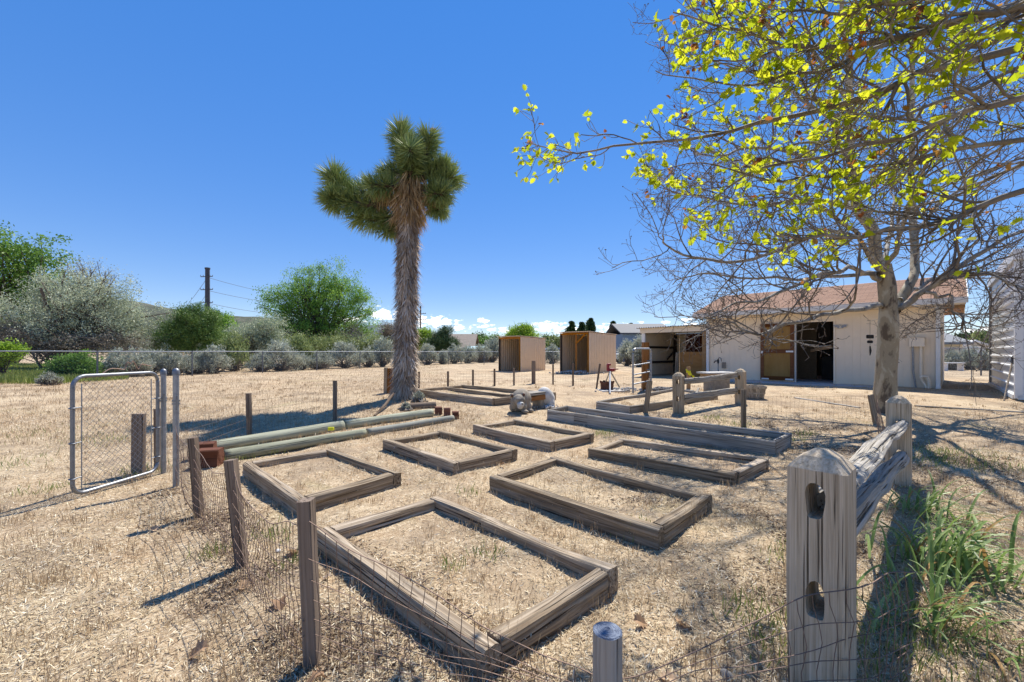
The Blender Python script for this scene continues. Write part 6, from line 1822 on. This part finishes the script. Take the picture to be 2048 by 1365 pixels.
main = [
    ([sp_(1768, 535), sp_(1735, 450), sp_(1705, 380), sp_(1692, 290), sp_(1700, 180), sp_(1690, 40), sp_(1680, -120)], 15, 4),
    ([sp_(1790, 622), sp_(1822, 565, .2), sp_(1838, 500, .5), sp_(1825, 400, .8), sp_(1815, 290, 1.0), sp_(1825, 120, 1.2), sp_(1830, -60, 1.4)], 13, 4),
    ([sp_(1795, 615), sp_(1840, 590, -.2), sp_(1890, 560, -.5), sp_(1950, 510, -.8), sp_(2030, 470, -1.0), sp_(2130, 440, -1.2)], 9, 2.5),
    ([sp_(1762, 612), sp_(1700, 622, -.5), sp_(1640, 628, -.9), sp_(1560, 652, -1.3), sp_(1500, 662, -1.7), sp_(1440, 640, -2.0)], 6.5, 1.6),
    ([sp_(1758, 560), sp_(1730, 548, -.2), sp_(1700, 535, -.5), sp_(1640, 555, -.8), sp_(1560, 585, -1.2), sp_(1480, 610, -1.5), sp_(1400, 640, -1.8)], 7, 1.4),
    ([sp_(1755, 548), sp_(1690, 555, .4), sp_(1600, 560, .8), sp_(1500, 555, 1.2), sp_(1400, 545, 1.6), sp_(1345, 570, 1.9)], 6, 1.3),
    ([sp_(1740, 470), sp_(1660, 470, -.4), sp_(1560, 500, -.9), sp_(1450, 520, -1.3), sp_(1350, 500, -1.6), sp_(1325, 470, -1.9)], 6, 1.3),
    ([sp_(1722, 420), sp_(1640, 400, .4), sp_(1540, 410, .8), sp_(1430, 400, 1.2), sp_(1340, 380, 1.5), sp_(1325, 390, 1.7)], 6, 1.3),
    ([sp_(1700, 360), sp_(1620, 320, -.5), sp_(1520, 300, -1.0), sp_(1420, 310, -1.4), sp_(1370, 300, -1.7)], 5.5, 1.2),
    ([sp_(1695, 280), sp_(1620, 210, .3), sp_(1530, 150, .6), sp_(1440, 120, .9), sp_(1360, 100, 1.2)], 5, 1.2),
    ([sp_(1698, 200), sp_(1630, 110, -.4), sp_(1540, 50, -.8), sp_(1450, 10, -1.1), sp_(1380, -40, -1.3)], 5, 1.2),
    ([sp_(1832, 470, .6), sp_(1890, 400, .6), sp_(1960, 350, .5), sp_(2040, 320, .3), sp_(2120, 300, .2)], 5.5, 1.4),
    ([sp_(1820, 350, .9), sp_(1880, 270, 1.2), sp_(1950, 200, 1.4), sp_(2040, 140, 1.6)], 5, 1.3),
    ([sp_(1822, 250, 1.1), sp_(1880, 150, .9), sp_(1950, 60, .6), sp_(2040, -20, .3)], 5, 1.3),
    ([sp_(1850, 585, -.3), sp_(1900, 600, -.4), sp_(1918, 640, -.5), sp_(1922, 655, -.5), sp_(1895, 668, -.6)], 4, 1.2),
    ([sp_(1900, 553, -.6), sp_(1960, 545, -.9), sp_(2020, 565, -1.2), sp_(2080, 600, -1.5)], 4, 1.2),
    ([sp_(1770, 540), sp_(1800, 470, -1.0), sp_(1830, 400, -1.9), sp_(1850, 330, -2.6), sp_(1860, 250, -3.2)], 6, 1.4),
    ([sp_(1765, 540), sp_(1720, 480, -1.1), sp_(1660, 430, -2.0), sp_(1600, 400, -2.7), sp_(1540, 390, -3.3)], 6, 1.4),
    ([sp_(1770, 520), sp_(1790, 440, 1.2), sp_(1780, 360, 2.4), sp_(1760, 290, 3.5)], 6, 1.4),
    ([sp_(1745, 470), sp_(1690, 400, 1.2), sp_(1620, 350, 2.2), sp_(1540, 320, 3.0), sp_(1450, 330, 3.6)], 6, 1.4),
    ([sp_(1800, 600), sp_(1870, 560, .9), sp_(1950, 540, 1.8), sp_(2040, 520, 2.6)], 6, 1.4),
    ([sp_(1705, 330), sp_(1650, 230, 1.4), sp_(1580, 160, 2.3), sp_(1500, 120, 3.0)], 5, 1.3),
]
MP, MR = [], []
for k, (pts, r0, r1) in enumerate(main):
    p, r = limb(pts, r0 * spx * .74, r1 * spx * .8)
    p[1:-1] += np.stack([vnoise(np.stack([np.arange(24) * .45 + k * 9, np.full(24, a_), np.zeros(24)], -1)) for a_ in (1.3, 5.3, 9.3)], -1) * .16
    MP.append(p); MR.append(r)
    V, F = tubes(p[None], r[None], 10)
    link('limb', npmesh('limb', V, F), MATS['sycamore_bark' if k < 2 else 'limb_bark'], syc, smooth=True)
MP = np.array(MP); MR = np.array(MR)
p2, r2 = spawn(MP, np.minimum(MR, .04), 15, rng, .22, 1.0, .8, .7, 2.0, 8, .62, .34, .45, tip=.006, fwd=.9)
p3, r3 = spawn(p2, r2, 6, rng, .15, 1.0, .85, .28, .85, 6, .62, .36, .35, tip=.0035, fwd=.75)
p4, r4 = spawn(p3, r3, 4, rng, .2, 1.0, .9, .10, .34, 4, .7, .36, .3, tip=.003, fwd=.7)
B = Batch(); B.add(*tubes(p2, r2, 5)); B.add(*tubes(p3, r3, 4))
link('branches', B.mesh('branches'), MATS['branch_bark'], syc)['kind'] = 'stuff'
B = Batch(); B.add(*tubes(p4, r4, 3))
link('twigs', B.mesh('twigs'), MATS['twig_dark'], syc)['kind'] = 'stuff'
tips = np.concatenate([p4[:, -1], p3[:, -1]])
tips = tips[rng.random(len(tips)) < .6]; n = len(tips)
V, F = leaf_quads(tips, rdirs(n, rng), rng.uniform(.02, .045, n), rng.uniform(.012, .026, n), rng)
link('buds', npmesh('buds', V, F, rng.random(n)), MATS['twig_dark'], syc)['kind'] = 'stuff'

# ------------------------------------------------------------------ leafy tree whose branches reach in from the right
def lobed_leaf(seed):
    """a five-lobed toothed leaf, stalk at the origin, along +X, unit length, slightly folded"""
    rg = np.random.default_rng(seed)
    half = [(0, 0), (.10, .10), (.08, .30), (.22, .24), (.30, .46), (.42, .30), (.55, .50), (.62, .28), (.80, .30), (.82, .14), (1.0, 0)]
    up_ = [(x + rg.normal(0, .015), y * rg.uniform(.85, 1.1)) for x, y in half]
    pts = [(0, 0)] + up_[1:-1] + [(1.0, 0)] + [(x, -y) for x, y in up_[1:-1][::-1]]
    fold = rg.uniform(.1, .5); curl = rg.uniform(-.35, .25)
    V = [(x, y, abs(y) * fold + curl * x * x) for x, y in pts]
    mids = [(.25, 0, curl * .06), (.5, 0, curl * .25), (.75, 0, curl * .56)]
    n = len(V); V = V + mids
    m25, m50, m75 = n, n + 1, n + 2
    N1 = len(half) - 2
    def fan(side):
        idx = [1 + i for i in range(N1)] if side > 0 else [n - 1 - i for i in range(N1)]
        T = []
        near = [m25 if V[i][0] < .26 else (m50 if V[i][0] < .6 else m75) for i in idx]
        ch = [0] + idx + [N1 + 1]; nm = [m25] + near + [m75]
        for q_ in range(len(ch) - 1):
            a, b = ch[q_], ch[q_ + 1]; ma, mb_ = nm[q_], nm[q_ + 1]
            T.append((a, b, ma) if side > 0 else (b, a, ma))
            if ma != mb_: T.append((b, mb_, ma) if side > 0 else (mb_, b, ma))
        return T
    return np.array(V), [tuple(x) for x in fan(1) + fan(-1) if len(set(x)) == 3]
LEAF = [lobed_leaf(s) for s in range(6)]
TX = Vector((5.4, 3.0, 0)); tz_ = float(gz(TX.x, TX.y))
oak = thing('leafy_tree', 'tree outside the right edge whose branches with fresh yellow-green leaves hang into view', 'tree', (TX.x, TX.y, tz_))
trunk_top = np.array([5.2, 3.3, 5.5])
V, F = tubes(smooth_path([(TX.x, TX.y, tz_ - .1), (5.45, 3.05, 1.3), (5.3, 3.2, 2.8), trunk_top], 16)[None], np.linspace(.22, .12, 16)[None], 14)
link('trunk', npmesh('trunk', V, F), MATS['branch_bark'], oak, smooth=True)
def op(px, py, d): return np.array(P(px, py, d * .74))
A1 = np.array([5.3, 3.2, 2.9]); A2 = np.array([5.3, 3.2, 3.4]); A3 = np.array([5.25, 3.25, 4.1]); A0 = np.array([5.35, 3.15, 2.3])
brs = [
    ([A1, op(2048, 95, 3.0), op(1873, 136, 3.2), op(1773, 176, 3.35), op(1622, 223, 3.6), op(1522, 248, 3.75), op(1422, 271, 3.9), op(1301, 289, 4.1), op(1196, 301, 4.25), op(1095, 296, 4.4), op(1050, 285, 4.45)], .034, .004),
    ([A2, op(2048, 22, 2.7), op(1974, 32, 2.75), op(1798, 75, 2.9), op(1698, 92, 3.0), op(1597, 93, 3.1), op(1532, 78, 3.15), op(1447, 50, 3.2), op(1346, 25, 3.3)], .032, .005),
    ([A2, op(2048, 5, 3.2), op(1883, 55, 3.2), op(1763, 92, 3.25), op(1690, 125, 3.3), op(1572, 152, 3.4), op(1480, 170, 3.5), op(1395, 165, 3.6), op(1311, 142, 3.7)], .026, .004),
    ([A1, op(2048, 190, 2.9), op(1930, 225, 3.0), op(1848, 261, 3.1), op(1700, 300, 3.3), op(1547, 330, 3.5), op(1450, 380, 3.6), op(1371, 425, 3.7)], .028, .004),
    ([A0, op(2048, 386, 3.1), op(1898, 437, 3.3), op(1748, 469, 3.5), op(1650, 474, 3.6), op(1572, 474, 3.7), op(1540, 456, 3.75)], .030, .006),
    ([A1, op(2048, 281, 3.3), op(1900, 300, 3.5), op(1770, 330, 3.7), op(1640, 350, 3.9), op(1540, 360, 4.1), op(1400, 330, 4.3), op(1310, 345, 4.45)], .026, .004),
    ([A3, op(2060, -60, 2.5), op(1900, -20, 2.6), op(1760, 10, 2.7), op(1640, 30, 2.8), op(1560, 20, 2.85)], .026, .005),
    ([A3, op(2080, -160, 3.0), op(1850, -80, 3.2), op(1650, -30, 3.4), op(1480, 0, 3.6), op(1400, 40, 3.7)], .028, .005),
    ([A1, op(2048, 140, 3.6), op(1880, 200, 3.8), op(1700, 270, 4.1), op(1560, 300, 4.3), op(1480, 360, 4.5), op(1440, 440, 4.6)], .022, .004),
    ([A0, op(2048, 330, 3.6), op(1930, 380, 3.9), op(1800, 420, 4.2), op(1680, 440, 4.4), op(1560, 500, 4.6)], .02, .004),
    ([A2, op(2050, 60, 3.6), op(1900, 110, 3.9), op(1740, 200, 4.2), op(1600, 250, 4.4), op(1500, 230, 4.6)], .022, .004),
]
rng = np.random.default_rng(123)
OP, OR = [], []
for (pts, r0, r1) in brs:
    ext = pts[1] + (pts[1] - pts[2]) / np.linalg.norm(pts[1] - pts[2]) * .9
    pts = [pts[0] * .75 + ext * .25 + np.array([.3, .1, .1]), ext] + pts[1:]
    p = smooth_path(pts, 34); r = np.linspace(r0, r1, 34) * .72
    p[2:-1] += np.stack([vnoise(np.stack([np.arange(31) * .5 + r0 * 4000, np.full(31, a_), np.zeros(31)], -1)) for a_ in (1.3, 5.3, 9.3)], -1) * .05
    OP.append(p); OR.append(r)
    V, F = tubes(p[None], r[None], 9)
    link('bough', npmesh('bough', V, F), MATS['branch_bark'], oak, smooth=True)
OP = np.array(OP); OR = np.array(OR)
q2, s2 = spawn(OP, OR, 26, rng, .2, 1.0, .75, .2, .6, 8, .55, .35, .35, tip=.003, fwd=.9)
q3, s3 = spawn(q2, s2, 7, rng, .15, 1.0, .85, .08, .26, 5, .6, .34, .5, tip=.002, fwd=.7)
B = Batch(); B.add(*tubes(q2, s2, 5)); B.add(*tubes(q3, s3, 4))
link('branches', B.mesh('branches'), MATS['branch_bark'], oak)['kind'] = 'stuff'
# leaves: clusters at twig ends
ends = np.concatenate([q3[:, -1], q2[:, -1]]); edir = unit(np.concatenate([q3[:, -1] - q3[:, -2], q2[:, -1] - q2[:, -2]]))
sel = rng.random(len(ends)) < .95
ends, edir = ends[sel], edir[sel]
items = []
for e, d in zip(ends, edir):
    pxx = CX + e[0] / max(e[1], .3) * FPX; pyy = HY - (e[2] - EYE) / max(e[1], .3) * FPX
    if pxx > 2400 or e[1] < .9: continue
    # the far right and lower boughs are almost leafless
    pr = .74
    if pyy > 400: pr = .5 if pxx < 1750 else .2
    if pxx > 1900 and pyy > 250: pr = .22
    if rng.random() > pr: continue
    k = rng.integers(2, 5)
    young = rng.random() < .10
    for _ in range(k):
        dd = unit(d * .6 + rng.normal(0, .6, 3) + np.array([0, 0, -.35]))
        s = .023 + .046 * rng.random() ** 1.8 * (.55 if young else 1)
        items.append((e + rng.normal(0, .012, 3), dd, s, young, pxx, pyy, s / e[1]))
items.sort(key=lambda q: -q[6] if -40 < q[4] < 2088 and q[5] > -40 else 0)
def leaf_mw(c, d, s, rg):
    x = Vector(d); n_ = Vector(rg.normal(0, 1, 3)) + Vector((0, 0, 1.2)); y = n_.cross(x).normalized(); z = x.cross(y)
    m_ = Matrix((x * s, y * s, z * s)).transposed().to_4x4(); m_.translation = Vector(c); return m_
LM_G, LM_R = [], []
for (V, T) in LEAF:
    for lst, mn in ((LM_G, 'leaf_spring'), (LM_R, 'leaf_rust')):
        for rv in (.1, .45, .8):
            me = pymesh('leaf', V, T)
            at_ = me.attributes.new('rnd', 'FLOAT', 'FACE'); at_.data.foreach_set('value', np.full(len(T), rv, np.float32))
            me.materials.append(MATS[mn]); lst.append(me)
BG, BRs = Batch(), Batch()
for i, (c, d, s, young, *_r) in enumerate(items):
    m_ = leaf_mw(c, d, s, rng)
    if i < 300:
        link('leaf', (LM_R if young else LM_G)[rng.integers(0, 18)], None, oak, m_)
    else:
        V, T = LEAF[i % 6]
        Vw = V @ np.array(m_.to_3x3()).T + np.array(m_.translation)
        Tq = np.array([(a, b, c_, c_) for a, b, c_ in T])
        (BRs if young else BG).add(Vw, np.array(T), np.full(len(T), rng.random()))
link('foliage', BG.mesh('foliage'), MATS['leaf_spring'], oak)['kind'] = 'stuff'
link('young_foliage', BRs.mesh('young_foliage'), MATS['leaf_rust'], oak)['kind'] = 'stuff'
print('leaves', len(items), 'syc twigs', len(p4))

# ------------------------------------------------------------------ strap-leaved clumps on the right
def strap(L, w, seed):
    rg = np.random.default_rng(seed)
    n = 9; t = np.linspace(0, 1, n)
    bend = rg.uniform(1.6, 3.4)
    x = np.zeros(n); z = np.zeros(n); a = math.radians(86)
    for i in range(1, n):
        x[i] = x[i - 1] + math.cos(a) / (n - 1); z[i] = z[i - 1] + math.sin(a) / (n - 1)
        a -= bend * (i / n) ** 1.3 * 2.4 / n
    wd = np.interp(t, [0, .15, .6, 1], [.7, 1, .85, .02]) * w / L
    V = []
    for i in range(n): V += [(x[i], -wd[i] / 2, z[i] + .15 * wd[i]), (x[i], 0, z[i] - .1 * wd[i]), (x[i], wd[i] / 2, z[i] + .15 * wd[i])]
    F = []
    for i in range(n - 1):
        for j in (0, 1): F.append((3 * i + j, 3 * i + j + 1, 3 * i + j + 4, 3 * i + j + 3))
    return np.array(V), F
SM = []
for s in range(9):
    V, F = strap(.5, .019, s); row = []
    for mn, rv in (('iris_leaf', .15), ('iris_leaf', .5), ('iris_leaf', .85), ('iris_dry', .4)):
        me = pymesh('strap_leaf', V, F)
        at_ = me.attributes.new('rnd', 'FLOAT', 'FACE'); at_.data.foreach_set('value', np.full(len(F), rv, np.float32))
        me.materials.append(MATS[mn]); row.append(me)
    SM.append(row)
rng = np.random.default_rng(31)
for (px, py, lab, n, sz) in ((1845, 1035, 'strap-leaved plant clump behind the others, nearest the second rail post', 75, .40), (1885, 1140, 'large strap-leaved plant clump beside the rail fence', 125, .46), (1850, 1245, 'thin strap-leaved clump nearest the camera', 60, .40)):
    c = G(px, py); cl = thing('iris_clump', lab, 'plant', c, 'strap-leaved plants by the rail fence')
    for i in range(n):
        a = rng.normal(-.35, 1.25); s = sz * rng.uniform(.6, 1.25)
        pos = c + Vector((rng.normal(.02, .14), rng.normal(0, .14), -.01))
        m_ = Matrix.Translation(pos) @ Matrix.Rotation(a, 4, 'Z') @ Matrix.Rotation(rng.normal(.55, .3), 4, 'Y') @ Matrix.Scale(s, 4)
        link('strap_leaf', SM[rng.integers(0, 9)][rng.choice(4, p=[.28, .36, .26, .10])], None, cl, m_)

# ------------------------------------------------------------------ fallen leaves, stones, odd bits
rng = np.random.default_rng(17)
FLM = []
for s in range(5):
    V, T = LEAF[s]; V = V.copy(); V[:, 2] = np.abs(V[:, 1]) * .5 + .25 * np.sin(V[:, 0] * 4 + s)
    me = pymesh('fallen_leaf', V, T)
    at_ = me.attributes.new('rnd', 'FLOAT', 'FACE'); at_.data.foreach_set('value', np.full(len(T), s / 4, np.float32)); me.materials.append(MATS['dead_leaf']); FLM.append(me)
fl = [(558, 1203, .10, 'large tan dead leaf lying left of the nearest bed, under the wire'), (418, 1300, .09, 'pale curled dead leaf lying alone left of the tallest stake'), (575, 1108, .10, 'rusty dead leaf between the two dark stakes'), (500, 1110, .07, 'brown dead leaf at the foot of the second stake'),
      (632, 1160, .09, 'dead leaf leaning at the foot of the nearest bed'), (655, 1358, .09, 'dead leaf at the bottom edge beside the tallest stake'), (1265, 1245, .08, 'dead leaf right of the round post'), (1352, 1250, .09, 'upright tan dead leaf between round post and rail post'),
      (1345, 1345, .08, 'dead leaf at the bottom edge right of the round post'), (990, 975, .07, 'dead leaf beside the corner of the bed with white litter'), (1010, 930, .06, 'dead leaf below the middle timber bed'), (1130, 1135, .07, 'dead leaf inside the nearest bed at its right corner'),
      (490, 1165, .07, 'dead leaf lying below the second stake'), (300, 1060, .06, 'dead leaf left of the third stake'), (1770, 1290, .08, 'dead leaf at the foot of the thin strap-leaved clump'), (1960, 1130, .09, 'dead leaf right of the large strap-leaved clump'), (1990, 1010, .08, 'long pale dead leaf right of the rear strap-leaved clump')]
for i, (px, py, s, lab) in enumerate(fl):
    c = G(px, py, .02); c.z += float(bed_raise(c.x, c.y))
    m_ = Matrix.Translation(c) @ Matrix.Rotation(rng.random() * 6.28, 4, 'Z') @ Matrix.Rotation(rng.normal(0, .3), 4, 'X') @ Matrix.Scale(s, 4)
    o = link('fallen_leaf', FLM[i % 5], None, None, m_); tag(o, lab, 'leaf', 'dead leaves on the ground')
def rock(label, px, py, r, mat, seed):
    bm = bmesh.new(); bmesh.ops.create_icosphere(bm, subdivisions=3, radius=r)
    for v in bm.verts:
        q_ = float(vnoise(np.array([v.co.x / r * 1.2 + seed, v.co.y / r * 1.2, v.co.z / r * 1.2])))
        v.co *= 1 + .5 * q_; v.co.z *= .7
    me = bpy.data.meshes.new('stone'); bm.to_mesh(me); bm.free()
    o = link('stone', me, MATS[mat], None, Matrix.Translation(G(px, py, r * .35))); tag(o, label, 'stone', 'loose stones')
rock('grey stone at the bottom edge between round post and rail post', 1452, 1352, .026, 'rock_grey', 1)
rock('white stone on the ground between the two dark stakes', 556, 1102, .016, 'pale_litter', 2)
rock('small grey stone right of the round post', 1262, 1262, .012, 'rock_grey', 3)
o = beam('stick', G(662, 927, .012), G(690, 920, .012), .02, .008, MATS['rail_silver'], None, seg=4, seed=2); tag(o, 'pale thin stick lying inside the left timber bed', 'stick')
o = beam('ground_board', G(1590, 796, .01), G(1720, 816, .01), .06, .03, MATS['rail_silver'], None, seg=6, seed=2); tag(o, 'pale edging board in the ground left of the big trunk', 'edging')
o = beam('ground_board', G(1830, 812, .01), G(2047, 825, .01), .05, .03, MATS['rail_silver'], None, seg=6, seed=3); tag(o, 'pale edging board in the ground right of the big trunk', 'edging')
# orange tag on the rear log
p = G(662, 858, .13)
o = link('plastic_tag', box_mesh(.09, .03, .05, .006), MATS['tape_yellow'], None, Matrix.Translation(p)); tag(o, 'little yellow-orange tag on the rear green log', 'tag')
